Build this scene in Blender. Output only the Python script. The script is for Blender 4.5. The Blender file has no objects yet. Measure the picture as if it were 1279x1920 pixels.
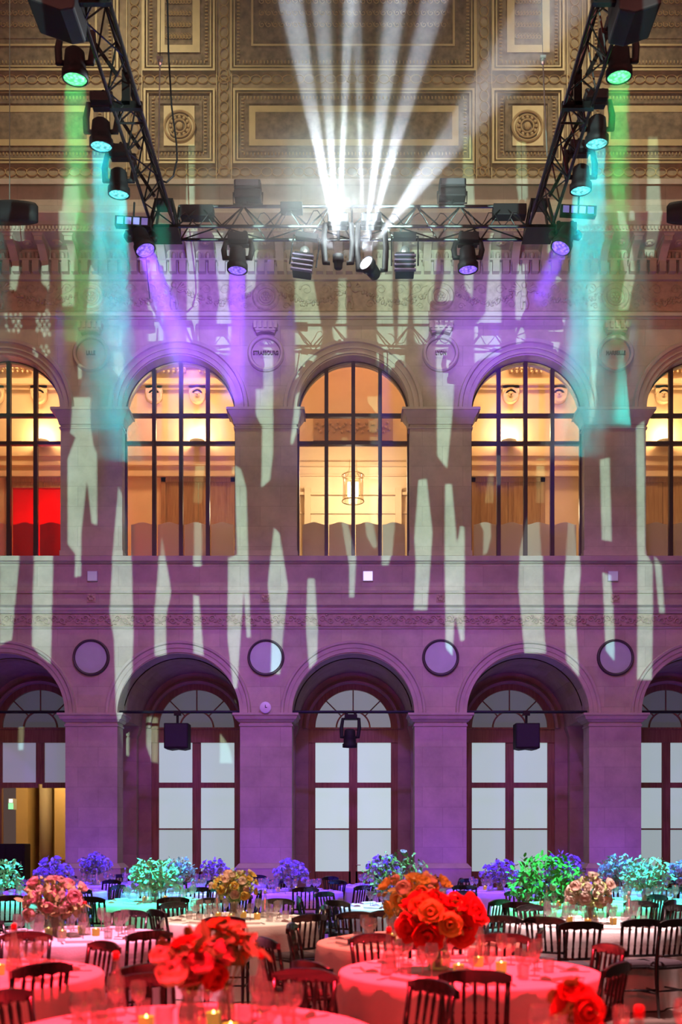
import bpy, math, random
from math import pi, sin, cos, radians as R
from mathutils import Vector, Matrix
from mathutils.geometry import delaunay_2d_cdt

# ---------------------------------------------------------------- camera, world, lights
SC = bpy.context.scene
COL = SC.collection
HC = 1.63                     # eye height
VX, VY, F = 660.0, 1571.0, 1920.0   # vanishing point and focal length (for a 1279x1920 frame)
YF = 24.0                     # facade front plane
YD = 26.7                     # back wall of the ground floor gallery
YG = 27.1                     # back wall of the upper gallery
S = 327.5 / 80.0              # bay spacing in metres
X0 = (662.5 - VX) / 80.0      # centre of the middle bay


def at(px, py, Y):
    return Vector(((px - VX) * Y / F, Y, (VY - py) * Y / F + HC))


def zz(py, Y=YF):
    return (VY - py) * Y / F + HC


def xx(px, Y=YF):
    return (px - VX) * Y / F


cam = bpy.data.cameras.new('camera')
co = bpy.data.objects.new('camera', cam)
COL.objects.link(co)
co.location = (0, 0, HC)
co.rotation_euler = (pi / 2, 0, 0)
cam.sensor_fit = 'HORIZONTAL'
cam.sensor_width = 36
cam.lens = 36 * F / 1279
cam.shift_x = -(VX - 639.5) / 1279
cam.shift_y = (VY - 960) / 1279
cam.clip_end = 200
cam.dof.use_dof = True
cam.dof.focus_distance = 20
cam.dof.aperture_fstop = 2.6
SC.camera = co

SC.view_settings.view_transform = 'Standard'
SC.view_settings.look = 'None'
SC.view_settings.exposure = 0.0
SC.view_settings.gamma = 1
SC.view_settings.use_curve_mapping = False
cy = SC.cycles
cy.use_denoising = True
cy.max_bounces = 6
cy.diffuse_bounces = 2
cy.glossy_bounces = 2
cy.transmission_bounces = 3
cy.transparent_max_bounces = 14
cy.volume_bounces = 0
cy.caustics_reflective = False
cy.caustics_refractive = False
cy.sample_clamp_indirect = 3
cy.use_adaptive_sampling = True
cy.adaptive_threshold = 0.03

w = bpy.data.worlds.new('world')
SC.world = w
w.use_nodes = True
w.node_tree.nodes['Background'].inputs[0].default_value = (1.0, 0.62, 0.54, 1)
w.node_tree.nodes['Background'].inputs[1].default_value = 0.085



def spot(name, pos, target, col, power, ang, blend=0.3, r=0.05):
    l = bpy.data.lights.new(name, 'SPOT')
    l.color = col
    l.energy = power
    l.spot_size = R(ang)
    l.spot_blend = blend
    l.shadow_soft_size = r
    o = bpy.data.objects.new(name, l)
    COL.objects.link(o)
    o.location = pos
    d = Vector(target) - Vector(pos)
    o.rotation_euler = d.to_track_quat('-Z', 'Y').to_euler()
    return o


def area(name, pos, target, col, power, sx, sy):
    l = bpy.data.lights.new(name, 'AREA')
    l.shape = 'RECTANGLE'
    l.size = sx
    l.size_y = sy
    l.color = col
    l.energy = power
    o = bpy.data.objects.new(name, l)
    COL.objects.link(o)
    o.location = pos
    d = Vector(target) - Vector(pos)
    o.rotation_euler = d.to_track_quat('-Z', 'Y').to_euler()
    return o


def disk(name, pos, target, col, power, spread, size):
    # a lens-sized disk throwing a nearly parallel beam
    l = bpy.data.lights.new(name, 'AREA')
    l.shape = 'DISK'
    l.size = size
    l.spread = R(spread)
    l.color = col
    l.energy = power
    o = bpy.data.objects.new(name, l)
    COL.objects.link(o)
    o.location = pos
    d = Vector(target) - Vector(pos)
    o.rotation_euler = d.to_track_quat('-Z', 'Y').to_euler()
    return o


def plight(name, pos, col, power, r=0.1):
    l = bpy.data.lights.new(name, 'POINT')
    l.color = col
    l.energy = power
    l.shadow_soft_size = r
    o = bpy.data.objects.new(name, l)
    COL.objects.link(o)
    o.location = pos
    return o


# the pattern projector at the rear of the hall
PRJ = Vector((0.0, -6.0, 4.8))
spot('pattern_projector_light', PRJ, (0, YF, 9.8), (0.54, 1.0, 0.88), 38000, 42, 0.0, 0.0012)
# violet wash on the lower storey and on the piers
spot('violet_wash', (-3.25, 16.5, 10.5), at(215, 1400, YF), (0.38, 0.08, 0.92), 1350, 74, 1.0, 0.2)
spot('violet_wash', (3.25, 16.5, 10.5), at(1110, 1400, YF), (0.38, 0.08, 0.92), 1350, 74, 1.0, 0.2)
spot('violet_wash', (0, 16.5, 10.0), at(660, 1380, YF), (0.28, 0.08, 1.0), 1500, 70, 1.0, 0.2)
# small violet uplights standing at the feet of the piers
for k_ in range(-2, 4):
    spot('pier_uplight', (X0 + (k_ - 0.5) * S, 22.3, 0.3), (X0 + (k_ - 0.5) * S, YF, 2.6), (0.20, 0.05, 1.0), 150, 110, 1.0, 0.05)
# rose wash, and unseen red fill lights added over the tables
area('rose_wash', (0, 8, 11.2), (0, YF, 7.5), (1.0, 0.34, 0.28), 430, 12, 1)
area('added_rose_fill', (0, 13, 3.0), (0, YF, 3.6), (1.0, 0.16, 0.16), 70, 12, 0.6)  # unseen fill added to warm the ground arches
area('added_red_front_fill', (0, 0.5, 4.0), (0, 8.0, 0.3), (1.0, 0.03, 0.03), 170, 6, 0.8)  # unseen fill added to redden the near cloths and glasses
# steep amber wash on the cornice and upper storey
spot('amber_wash', (-5.5, 19.0, 22.5), at(250, 560, YF), (1.0, 0.90, 0.64), 1300, 95, 1.0, 0.2)
spot('amber_wash', (5.5, 19.0, 22.5), at(1070, 560, YF), (1.0, 0.90, 0.64), 1300, 95, 1.0, 0.2)
spot('green_wash', (0, 13.5, 11.6), at(660, 330, YF), (0.78, 1.0, 0.72), 950, 85, 1.0, 0.3)
# red side spill at the edges of the hall
spot('red_side_wash', (-11.0, 14, 9.0), at(-60, 420, YF), (1.0, 0.22, 0.12), 450, 60, 1.0, 0.3)
spot('red_side_wash', (11.0, 14, 9.0), at(1340, 420, YF), (1.0, 0.22, 0.12), 700, 60, 1.0, 0.3)

# ---------------------------------------------------------------- mesh helpers


class MB:
    def __init__(s):
        s.v = []
        s.f = []

    def add(s, vs, fs, M=None):
        n = len(s.v)
        for p in vs:
            p = Vector(p)
            if M is not None:
                p = M @ p
            s.v.append(p[:])
        for f in fs:
            s.f.append(tuple(i + n for i in f))

    def box(s, x0, x1, y0, y1, z0, z1, M=None):
        s.add([(x0, y0, z0), (x1, y0, z0), (x1, y1, z0), (x0, y1, z0), (x0, y0, z1), (x1, y0, z1), (x1, y1, z1), (x0, y1, z1)],
              [(0, 3, 2, 1), (4, 5, 6, 7), (0, 1, 5, 4), (1, 2, 6, 5), (2, 3, 7, 6), (3, 0, 4, 7)], M)

    def frus(s, x0, x1, y0, y1, z0, z1, o0, o1, back=False, M=None):
        # a box whose footprint grows by o0 at the bottom and o1 at the top (not backwards unless back)
        b0 = o0 if back else 0
        b1 = o1 if back else 0
        s.add([(x0 - o0, y0 - o0, z0), (x1 + o0, y0 - o0, z0), (x1 + o0, y1 + b0, z0), (x0 - o0, y1 + b0, z0),
               (x0 - o1, y0 - o1, z1), (x1 + o1, y0 - o1, z1), (x1 + o1, y1 + b1, z1), (x0 - o1, y1 + b1, z1)],
              [(0, 3, 2, 1), (4, 5, 6, 7), (0, 1, 5, 4), (1, 2, 6, 5), (2, 3, 7, 6), (3, 0, 4, 7)], M)

    def tube(s, pts, r, n=8, M=None, cap=True, closed=False):
        pts = [Vector(p) for p in pts]
        rs = r if isinstance(r, (list, tuple)) else [r] * len(pts)
        vs = []
        fs = []
        up = None
        m = len(pts)
        for i, p in enumerate(pts):
            if closed:
                d = pts[(i + 1) % m] - pts[i - 1]
            else:
                d = pts[min(i + 1, m - 1)] - pts[max(i - 1, 0)]
            if d.length < 1e-9:
                d = Vector((0, 0, 1))
            d.normalize()
            if up is None:
                up = Vector((0, 0, 1)) if abs(d.z) < 0.9 else Vector((1, 0, 0))
            a = d.cross(up)
            if a.length < 1e-6:
                a = d.cross(Vector((0, 1, 0)))
            a.normalize()
            b = a.cross(d)
            b.normalize()
            up = b
            for k in range(n):
                t = 2 * pi * k / n
                vs.append(p + (a * cos(t) + b * sin(t)) * rs[i])
        for i in range(m if closed else m - 1):
            j = (i + 1) % m
            for k in range(n):
                l = (k + 1) % n
                fs.append((i * n + k, i * n + l, j * n + l, j * n + k))
        if cap and not closed:
            fs.append(tuple(range(n))[::-1])
            fs.append(tuple((m - 1) * n + k for k in range(n)))
        s.add(vs, fs, M)

    def lathe(s, prof, n=24, M=None, caps=True):
        vs = []
        fs = []
        for r, z in prof:
            for k in range(n):
                t = 2 * pi * k / n
                vs.append((r * cos(t), r * sin(t), z))
        for i in range(len(prof) - 1):
            for k in range(n):
                l = (k + 1) % n
                fs.append((i * n + k, i * n + l, (i + 1) * n + l, (i + 1) * n + k))
        if caps:
            fs.append(tuple(range(n))[::-1])
            fs.append(tuple((len(prof) - 1) * n + k for k in range(n)))
        s.add(vs, fs, M)

    def blob(s, c, rx, ry, rz, n=8, m=5, M=None):
        vs = [(c[0], c[1], c[2] - rz)]
        fs = []
        for i in range(1, m):
            a = pi * i / m - pi / 2
            for k in range(n):
                t = 2 * pi * k / n
                vs.append((c[0] + rx * cos(a) * cos(t), c[1] + ry * cos(a) * sin(t), c[2] + rz * sin(a)))
        vs.append((c[0], c[1], c[2] + rz))
        for k in range(n):
            fs.append((0, 1 + (k + 1) % n, 1 + k))
            for i in range(m - 2):
                a = 1 + i * n
                fs.append((a + k, a + (k + 1) % n, a + n + (k + 1) % n, a + n + k))
            fs.append((len(vs) - 1, 1 + (m - 2) * n + k, 1 + (m - 2) * n + (k + 1) % n))
        s.add(vs, fs, M)

    def prism_xz(s, poly, y0, y1, M=None):
        n = len(poly)
        vs = [(x, y0, z) for x, z in poly] + [(x, y1, z) for x, z in poly]
        fs = [tuple(range(n)), tuple(range(n, 2 * n))[::-1]]
        for i in range(n):
            j = (i + 1) % n
            fs.append((i, i + n, j + n, j))
        s.add(vs, fs, M)

    def prism_x(s, prof, x0, x1, M=None):
        # profile in (y, z) swept along x
        n = len(prof)
        vs = [(x0, y, z) for y, z in prof] + [(x1, y, z) for y, z in prof]
        fs = [tuple(range(n)), tuple(range(n, 2 * n))[::-1]]
        for i in range(n):
            j = (i + 1) % n
            fs.append((i, i + n, j + n, j))
        s.add(vs, fs, M)

    def archring(s, cx, zs, prof, n=40, a0=0.0, a1=pi):
        # closed profile of (radius, y) swept round an arch
        vs = []
        fs = []
        m = len(prof)
        full = abs(a1 - a0 - 2 * pi) < 1e-6
        cnt = n if full else n + 1
        for i in range(cnt):
            t = a0 + (a1 - a0) * i / n
            for r, y in prof:
                vs.append((cx - r * cos(t), y, zs + r * sin(t)))
        for i in range(n):
            j = (i + 1) % cnt
            for k in range(m):
                l = (k + 1) % m
                fs.append((i * m + k, i * m + l, j * m + l, j * m + k))
        if not full:
            fs.append(tuple(range(m)))
            fs.append(tuple((cnt - 1) * m + k for k in range(m))[::-1])
        s.add(vs, fs)

    def arch_wall(s, cx, hw, zs, x0, x1, z0, z1, y0, y1, n=32):
        # a wall x0..x1, z0..z1 with an arched opening (half width hw, springing at zs)
        s.box(x0, cx - hw, y0, y1, z0, z1)
        s.box(cx + hw, x1, y0, y1, z0, z1)
        vs = []
        for i in range(n + 1):
            t = pi * i / n
            x = cx - hw * cos(t)
            z = zs + hw * sin(t)
            vs += [(x, y0, z), (x, y1, z), (x, y0, z1), (x, y1, z1)]
        fs = []
        for i in range(n):
            a = i * 4
            b = a + 4
            fs += [(a, b, b + 2, a + 2), (a + 1, a + 3, b + 3, b + 1), (a, a + 1, b + 1, b), (a + 2, b + 2, b + 3, a + 3)]
        s.add(vs, fs)

    def build(s, name, mat, parent=None, smooth=False, bevel=0, loc=None):
        me = bpy.data.meshes.new(name)
        me.from_pydata(s.v, [], s.f)
        if smooth:
            me.polygons.foreach_set('use_smooth', [True] * len(me.polygons))
        me.update()
        me.materials.append(mat)
        o = bpy.data.objects.new(name, me)
        COL.objects.link(o)
        if bevel:
            b = o.modifiers.new('bevel', 'BEVEL')
            b.width = bevel
            b.segments = 2
            b.limit_method = 'ANGLE'
        if parent is not None:
            o.parent = parent
        if loc is not None:
            o.location = loc
        return o


def tag(o, label=None, cat=None, group=None, kind=None):
    if label:
        o['label'] = label
    if cat:
        o['category'] = cat
    if group:
        o['group'] = group
    if kind:
        o['kind'] = kind
    return o


def empty(name, loc=(0, 0, 0), rz=0.0):
    o = bpy.data.objects.new(name, None)
    COL.objects.link(o)
    o.location = loc
    o.rotation_euler = (0, 0, rz)
    return o


KIDS = {}


def kids(o):
    return [c for c in COL.objects if c.parent == o]


def copy_tree(src, tree, loc, rz, scale=1.0):
    # tree: list of (object, parent object) captured once
    mp = {}
    r = src.copy()
    COL.objects.link(r)
    r.location = loc
    r.rotation_euler = (0, 0, rz)
    r.scale = (scale,) * 3
    mp[src] = r
    for o, p in tree:
        c = o.copy()
        COL.objects.link(c)
        c.parent = mp[p]
        mp[o] = c
    return r


# ---------------------------------------------------------------- materials


def mat(name, col, rough=0.6, metal=0.0, spec=0.5, noise=0.0, nscale=4.0, bump=0.0, bscale=30.0, emit=None, estr=0.0, coat=0.0):
    m = bpy.data.materials.new(name)
    m.use_nodes = True
    nt = m.node_tree
    b = nt.nodes['Principled BSDF']
    b.inputs['Base Color'].default_value = (*col, 1)
    b.inputs['Roughness'].default_value = rough
    b.inputs['Metallic'].default_value = metal
    b.inputs['Specular IOR Level'].default_value = spec
    b.inputs['Coat Weight'].default_value = coat
    g = nt.nodes.new('ShaderNodeNewGeometry')
    if noise:
        t = nt.nodes.new('ShaderNodeTexNoise')
        t.inputs['Scale'].default_value = nscale
        t.inputs['Detail'].default_value = 5
        nt.links.new(g.outputs['Position'], t.inputs['Vector'])
        mp = nt.nodes.new('ShaderNodeMapRange')
        mp.inputs['From Min'].default_value = 0.25
        mp.inputs['From Max'].default_value = 0.75
        mp.inputs['To Min'].default_value = 1 - noise
        mp.inputs['To Max'].default_value = 1 + noise
        nt.links.new(t.outputs[0], mp.inputs[0])
        mx = nt.nodes.new('ShaderNodeVectorMath')
        mx.operation = 'SCALE'
        mx.inputs[0].default_value = col
        nt.links.new(mp.outputs[0], mx.inputs['Scale'])
        nt.links.new(mx.outputs[0], b.inputs['Base Color'])
    if bump:
        t2 = nt.nodes.new('ShaderNodeTexNoise')
        t2.inputs['Scale'].default_value = bscale
        t2.inputs['Detail'].default_value = 4
        nt.links.new(g.outputs['Position'], t2.inputs['Vector'])
        bp = nt.nodes.new('ShaderNodeBump')
        bp.inputs['Strength'].default_value = bump
        bp.inputs['Distance'].default_value = 0.02
        nt.links.new(t2.outputs[0], bp.inputs['Height'])
        nt.links.new(bp.outputs[0], b.inputs['Normal'])
    if emit:
        b.inputs['Emission Color'].default_value = (*emit, 1)
        b.inputs['Emission Strength'].default_value = estr
    return m


def stone(name, col, bw=0.95, bh=0.47, joint=0.82, mort=0.006):
    m = mat(name, col, 0.85, spec=0.2)
    nt = m.node_tree
    b = nt.nodes['Principled BSDF']
    g = nt.nodes.new('ShaderNodeNewGeometry')
    sp = nt.nodes.new('ShaderNodeSeparateXYZ')
    cb = nt.nodes.new('ShaderNodeCombineXYZ')
    nt.links.new(g.outputs['Position'], sp.inputs[0])
    ad = nt.nodes.new('ShaderNodeMath')
    ad.operation = 'ADD'
    nt.links.new(sp.outputs['X'], ad.inputs[0])
    nt.links.new(sp.outputs['Y'], ad.inputs[1])
    nt.links.new(ad.outputs[0], cb.inputs[0])
    nt.links.new(sp.outputs['Z'], cb.inputs[1])
    br = nt.nodes.new('ShaderNodeTexBrick')
    br.inputs['Scale'].default_value = 1.0
    br.inputs['Brick Width'].default_value = bw
    br.inputs['Row Height'].default_value = bh
    br.inputs['Mortar Size'].default_value = mort
    br.inputs['Mortar Smooth'].default_value = 0.3
    br.inputs['Color1'].default_value = (*[c * 1.07 for c in col], 1)
    br.inputs['Color2'].default_value = (*[c * 0.93 for c in col], 1)
    br.inputs['Mortar'].default_value = (*[c * joint for c in col], 1)
    nt.links.new(cb.outputs[0], br.inputs['Vector'])
    t = nt.nodes.new('ShaderNodeTexNoise')
    t.inputs['Scale'].default_value = 1.6
    t.inputs['Detail'].default_value = 8
    t.inputs['Roughness'].default_value = 0.65
    nt.links.new(g.outputs['Position'], t.inputs['Vector'])
    mp = nt.nodes.new('ShaderNodeMapRange')
    mp.inputs['From Min'].default_value = 0.3
    mp.inputs['From Max'].default_value = 0.7
    mp.inputs['To Min'].default_value = 0.80
    mp.inputs['To Max'].default_value = 1.15
    nt.links.new(t.outputs[0], mp.inputs[0])
    mx = nt.nodes.new('ShaderNodeVectorMath')
    mx.operation = 'SCALE'
    nt.links.new(br.outputs['Color'], mx.inputs[0])
    nt.links.new(mp.outputs[0], mx.inputs['Scale'])
    nt.links.new(mx.outputs[0], b.inputs['Base Color'])
    bp = nt.nodes.new('ShaderNodeBump')
    bp.inputs['Strength'].default_value = 0.35
    bp.inputs['Distance'].default_value = 0.01
    iv = nt.nodes.new('ShaderNodeMath')
    iv.operation = 'SUBTRACT'
    iv.inputs[0].default_value = 1
    nt.links.new(br.outputs['Fac'], iv.inputs[1])
    nt.links.new(iv.outputs[0], bp.inputs['Height'])
    nt.links.new(bp.outputs[0], b.inputs['Normal'])
    return m


def wood(name, c1, c2, rough=0.45):
    m = mat(name, c1, rough)
    nt = m.node_tree
    b = nt.nodes['Principled BSDF']
    g = nt.nodes.new('ShaderNodeNewGeometry')
    mpn = nt.nodes.new('ShaderNodeMapping')
    mpn.inputs['Scale'].default_value = (18, 18, 1.2)
    t = nt.nodes.new('ShaderNodeTexNoise')
    t.inputs['Scale'].default_value = 1.5
    t.inputs['Detail'].default_value = 6
    nt.links.new(g.outputs['Position'], mpn.inputs[0])
    nt.links.new(mpn.outputs[0], t.inputs['Vector'])
    r = nt.nodes.new('ShaderNodeValToRGB')
    r.color_ramp.elements[0].position = 0.35
    r.color_ramp.elements[0].color = (*c2, 1)
    r.color_ramp.elements[1].position = 0.7
    r.color_ramp.elements[1].color = (*c1, 1)
    nt.links.new(t.outputs[0], r.inputs[0])
    nt.links.new(r.outputs[0], b.inputs['Base Color'])
    return m


def glass(name, tint=(1, 1, 1), gloss=0.12, rough=0.02, white=0.0):
    # thin clear glass: mostly see-through, with a sheen that grows at grazing angles
    m = bpy.data.materials.new(name)
    m.use_nodes = True
    nt = m.node_tree
    nt.nodes.clear()
    out = nt.nodes.new('ShaderNodeOutputMaterial')
    tr = nt.nodes.new('ShaderNodeBsdfTransparent')
    tr.inputs[0].default_value = (*tint, 1)
    gl = nt.nodes.new('ShaderNodeBsdfGlossy')
    gl.inputs['Roughness'].default_value = rough
    lw = nt.nodes.new('ShaderNodeLayerWeight')
    lw.inputs[0].default_value = 0.25
    ml = nt.nodes.new('ShaderNodeMath')
    ml.operation = 'MULTIPLY_ADD'
    ml.inputs[1].default_value = 0.75
    ml.inputs[2].default_value = gloss
    nt.links.new(lw.outputs['Facing'], ml.inputs[0])
    mx = nt.nodes.new('ShaderNodeMixShader')
    nt.links.new(ml.outputs[0], mx.inputs[0])
    nt.links.new(tr.outputs[0], mx.inputs[1])
    nt.links.new(gl.outputs[0], mx.inputs[2])
    last = mx
    if white:
        df = nt.nodes.new('ShaderNodeBsdfDiffuse')
        df.inputs[0].default_value = (0.9, 0.9, 0.9, 1)
        m2 = nt.nodes.new('ShaderNodeMixShader')
        m2.inputs[0].default_value = white
        nt.links.new(mx.outputs[0], m2.inputs[1])
        nt.links.new(df.outputs[0], m2.inputs[2])
        last = m2
    nt.links.new(last.outputs[0], out.inputs[0])
    return m


def emis(name, col, st):
    return mat(name, [c * 0.5 for c in col], 0.5, emit=col, estr=st)


M_STONE = stone('limestone_blocks', (0.47, 0.40, 0.32))
M_TRIM = mat('carved_limestone', (0.47, 0.40, 0.32), 0.85, spec=0.2, noise=0.14, nscale=3, bump=0.25, bscale=14)
M_RELIEF = mat('relief_stone', (0.46, 0.37, 0.27), 0.9, spec=0.15, noise=0.2, nscale=9)
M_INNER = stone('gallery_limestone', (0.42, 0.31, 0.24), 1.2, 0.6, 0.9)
M_WOOD = wood('door_oak', (0.36, 0.20, 0.10), (0.24, 0.12, 0.06))
M_STEEL = mat('bronze_window_steel', (0.06, 0.035, 0.03), 0.45, metal=0.3)
M_FLOOR = mat('polished_hall_floor', (0.16, 0.11, 0.09), 0.35, noise=0.2, nscale=2)
M_GLASS = glass('window_glass', (0.93, 0.93, 0.92), 0.04)
M_CRYSTAL = glass('crystal', (0.95, 0.95, 0.95), 0.26, 0.06, 0.14)
M_VASE = glass('vase_glass', (0.9, 0.92, 0.9), 0.24, 0.08, 0.16)
M_BLACK = mat('black_metal', (0.018, 0.017, 0.02), 0.4, metal=0.6)
M_TRUSS = mat('black_truss_tube', (0.035, 0.03, 0.03), 0.25, metal=0.8)
M_PLAST = mat('black_plastic', (0.016, 0.014, 0.016), 0.6, spec=0.2)
M_CHAIR = mat('black_lacquer', (0.012, 0.008, 0.009), 0.22, coat=0.3)
M_CUSH = mat('dark_velvet', (0.03, 0.015, 0.02), 0.9)
M_CLOTH = mat('white_linen', (0.80, 0.76, 0.72), 0.85, spec=0.2, noise=0.05, nscale=6, bump=0.1, bscale=60)
M_NAP = mat('napkin_linen', (0.82, 0.78, 0.74), 0.9, spec=0.15)
M_SILVER = mat('cutlery_steel', (0.75, 0.75, 0.75), 0.2, metal=1)
M_RED = mat('red_cap', (0.7, 0.02, 0.02), 0.4)
M_WIRE = mat('steel_wire', (0.5, 0.55, 0.5), 0.35, metal=0.8)

# ---------------------------------------------------------------- the facade
XL, XR = X0 - 2.5 * S, X0 + 2.5 * S
zs1 = zz(1340)            # springing of the ground arches
hw1 = 115 / 80
zs2 = zz(772)             # springing of the upper arches
hw2 = 106 / 80
z_sill = zz(1042)
z_top = zz(418)

m = MB()
for k in range(-2, 3):
    cx = X0 + k * S
    a, b = cx - S / 2, cx + S / 2
    m.arch_wall(cx, hw1, zs1, a, b, 0, zz(1130), YF, YF + 0.6)
    m.box(a, b, YF, YF + 0.6, zz(1130), z_sill)
    m.arch_wall(cx, hw2, zs2, a, b, z_sill, zz(590), YF, YF + 0.6)
m.box(XL, XR, YF, YF + 0.6, zz(590), zz(345))
tag(m.build('wall_back', M_STONE), kind='structure')

# floor
m = MB()
m.box(-13, 13, -9, 34, -0.2, 0)
tag(m.build('floor', M_FLOOR), kind='structure')

# vaults over the ground gallery (block above the springing with a barrel over each bay)
m = MB()
for k in range(-2, 3):
    cx = X0 + k * S
    n = 28
    vs = []
    hwb = hw1 * 0.985
    for i in range(n + 1):
        t = pi * i / n
        vs += [(cx - hwb * cos(t), YF + 0.6, zs1 + hwb * sin(t)), (cx - hwb * cos(t), YD, zs1 + hwb * sin(t))]
    m.add(vs, [(2 * i, 2 * i + 1, 2 * i + 3, 2 * i + 2) for i in range(n)])
    m.box(cx + hwb, cx + S - hwb, YF + 0.6, YD, zs1 - 0.02, zs1 + 0.3)
m.box(XL, XR, YF + 0.6, YG + 0.3, zz(1090), z_sill - 0.35)
tag(m.build('ceiling', M_INNER), kind='structure')
# the gallery floor above and the gallery's own ceiling
m = MB()
m.box(XL, XR, YF + 0.6, 31.5, z_sill - 0.35, z_sill - 0.28)
tag(m.build('floor_upper_gallery', M_FLOOR), kind='structure')

# back wall of the ground gallery with door openings
zs3 = HC + (VY - 1366) * YD / F
hw3 = 84 * YD / F
m = MB()
for k in range(-2, 3):
    cx = X0 + k * S
    m.arch_wall(cx, hw3, zs3, cx - S / 2, cx + S / 2, 0, zz(1130), YD, YD + 0.35)
    for sx in (-1, 1):   # pilasters opposite the piers
        pass
    m.box(cx + S / 2 - 0.55, cx + S / 2 + 0.55, YD - 0.28, YD, 0, zs1)
    m.frus(cx + S / 2 - 0.55, cx + S / 2 + 0.55, YD - 0.28, YD, zs1 - 0.3, zs1 - 0.02, 0.0, 0.1)
tag(m.build('wall_gallery', M_INNER), kind='structure')
m = MB()
for k in range(-2, 3):
    cx = X0 + k * S
    m.archring(cx, zs3, [(hw3, YD - 0.1), (hw3 + 0.06, YD - 0.12), (hw3 + 0.14, YD - 0.04), (hw3 + 0.14, YD + 0.02), (hw3, YD + 0.02)])
tag(m.build('trim_1', M_INNER), kind='structure')

# pier bases, imposts
m = MB()
for k in range(-2, 4):
    px = X0 + (k - 0.5) * S
    a, b = px - (S / 2 - hw1), px + (S / 2 - hw1)
    a = max(a, XL)
    b = min(b, XR)
    m.frus(a, b, YF, YF + 0.6, 0, zz(1628), 0.10, 0.10, True)
    m.frus(a, b, YF, YF + 0.6, zz(1628), zz(1619), 0.12, 0.02, True)
    # impost
    zt = zs1 + 0.03
    m.frus(a, b, YF, YF + 0.6, zt - 0.30, zt - 0.26, 0.02, 0.02, True)
    m.frus(a, b, YF, YF + 0.6, zt - 0.20, zt - 0.14, 0.03, 0.08, True)
    m.frus(a, b, YF, YF + 0.6, zt - 0.14, zt - 0.05, 0.10, 0.14, True)
    m.frus(a, b, YF, YF + 0.6, zt - 0.05, zt, 0.16, 0.16, True)
    # upper storey impost and base
    a, b = px - (S / 2 - hw2), px + (S / 2 - hw2)
    zt = zs2 + 0.04
    m.frus(a, b, YF, YF + 0.35, zt - 0.44, zt - 0.40, 0.03, 0.03, True)
    m.frus(a, b, YF, YF + 0.35, zt - 0.34, zt - 0.20, 0.03, 0.07, True)
    m.frus(a, b, YF, YF + 0.35, zt - 0.20, zt - 0.06, 0.08, 0.16, True)
    m.frus(a, b, YF, YF + 0.35, zt - 0.06, zt, 0.19, 0.19, True)
    m.frus(a, b, YF, YF + 0.3, z_sill, z_sill + 0.12, 0.02, 0.02)
tag(m.build('trim_2', M_TRIM), kind='structure')

# archivolts
m = MB()
for k in range(-2, 3):
    cx = X0 + k * S
    r = hw1
    m.archring(cx, zs1 + 0.03, [(r - 0.005, YF + 0.02), (r - 0.005, YF - 0.03), (r + 0.09, YF - 0.03), (r + 0.09, YF - 0.05), (r + 0.18, YF - 0.05), (r + 0.20, YF - 0.09), (r + 0.25, YF - 0.10), (r + 0.27, YF + 0.02)], 44)
    r = hw2
    m.archring(cx, zs2 + 0.04, [(r - 0.005, YF + 0.02), (r - 0.005, YF - 0.04), (r + 0.10, YF - 0.04), (r + 0.10, YF - 0.07), (r + 0.21, YF - 0.07), (r + 0.23, YF - 0.12), (r + 0.30, YF - 0.13), (r + 0.33, YF + 0.02)], 44)
tag(m.build('trim_3', M_TRIM), kind='structure')


def cornice(m, steps):
    # steps: list of (py_bottom, py_top, out0, out1)
    for pb, pt, o0, o1 in steps:
        zb = zz(pb, YF - o0)
        zt_ = zz(pt, YF - o1)
        m.prism_x([(YF + 0.05, zb), (YF - o0, zb), (YF - o1, zt_), (YF + 0.05, zt_)], XL, XR)


m = MB()
cornice(m, [(1056, 1051, 0.05, 0.10), (1051, 1042, 0.16, 0.18),           # sill course
            (1112, 1107, 0.04, 0.06),
            (1138, 1134, 0.14, 0.20), (1144, 1138, 0.10, 0.12), (1150, 1144, 0.05, 0.09),
            (1179, 1175, 0.02, 0.05)])
tag(m.build('trim_4', M_TRIM), kind='structure')

# main cornice: string under the frieze, frieze borders, dentils, modillions, corona
m = MB()
cornice(m, [(598, 592, 0.04, 0.10), (592, 586, 0.14, 0.14), (528, 524, 0.03, 0.06), (524, 515, 0.12, 0.12),
            (487, 484, 0.22, 0.24)])
Zc0 = zz(515, YF - 0.12)
Zd0, Zd1 = zz(511, YF - 0.2), zz(490, YF - 0.2)
m.box(XL, XR, YF - 0.12, YF, Zc0, zz(440, YF - 0.2))
x = XL + 0.05
while x < XR:
    m.box(x, x + 0.155, YF - 0.26, YF - 0.1, Zd0, Zd1)
    x += 0.2275
# egg row
x = XL + 0.1
Ze = (zz(484, YF - 0.25) + zz(467, YF - 0.25)) / 2
while x < XR:
    m.blob((x, YF - 0.16, Ze), 0.055, 0.08, 0.09, 8, 5)
    m.box(x + 0.09, x + 0.11, YF - 0.18, YF - 0.1, Ze - 0.09, Ze + 0.09)
    x += 0.1985
tag(m.build('trim_5', M_TRIM), kind='structure')

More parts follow.
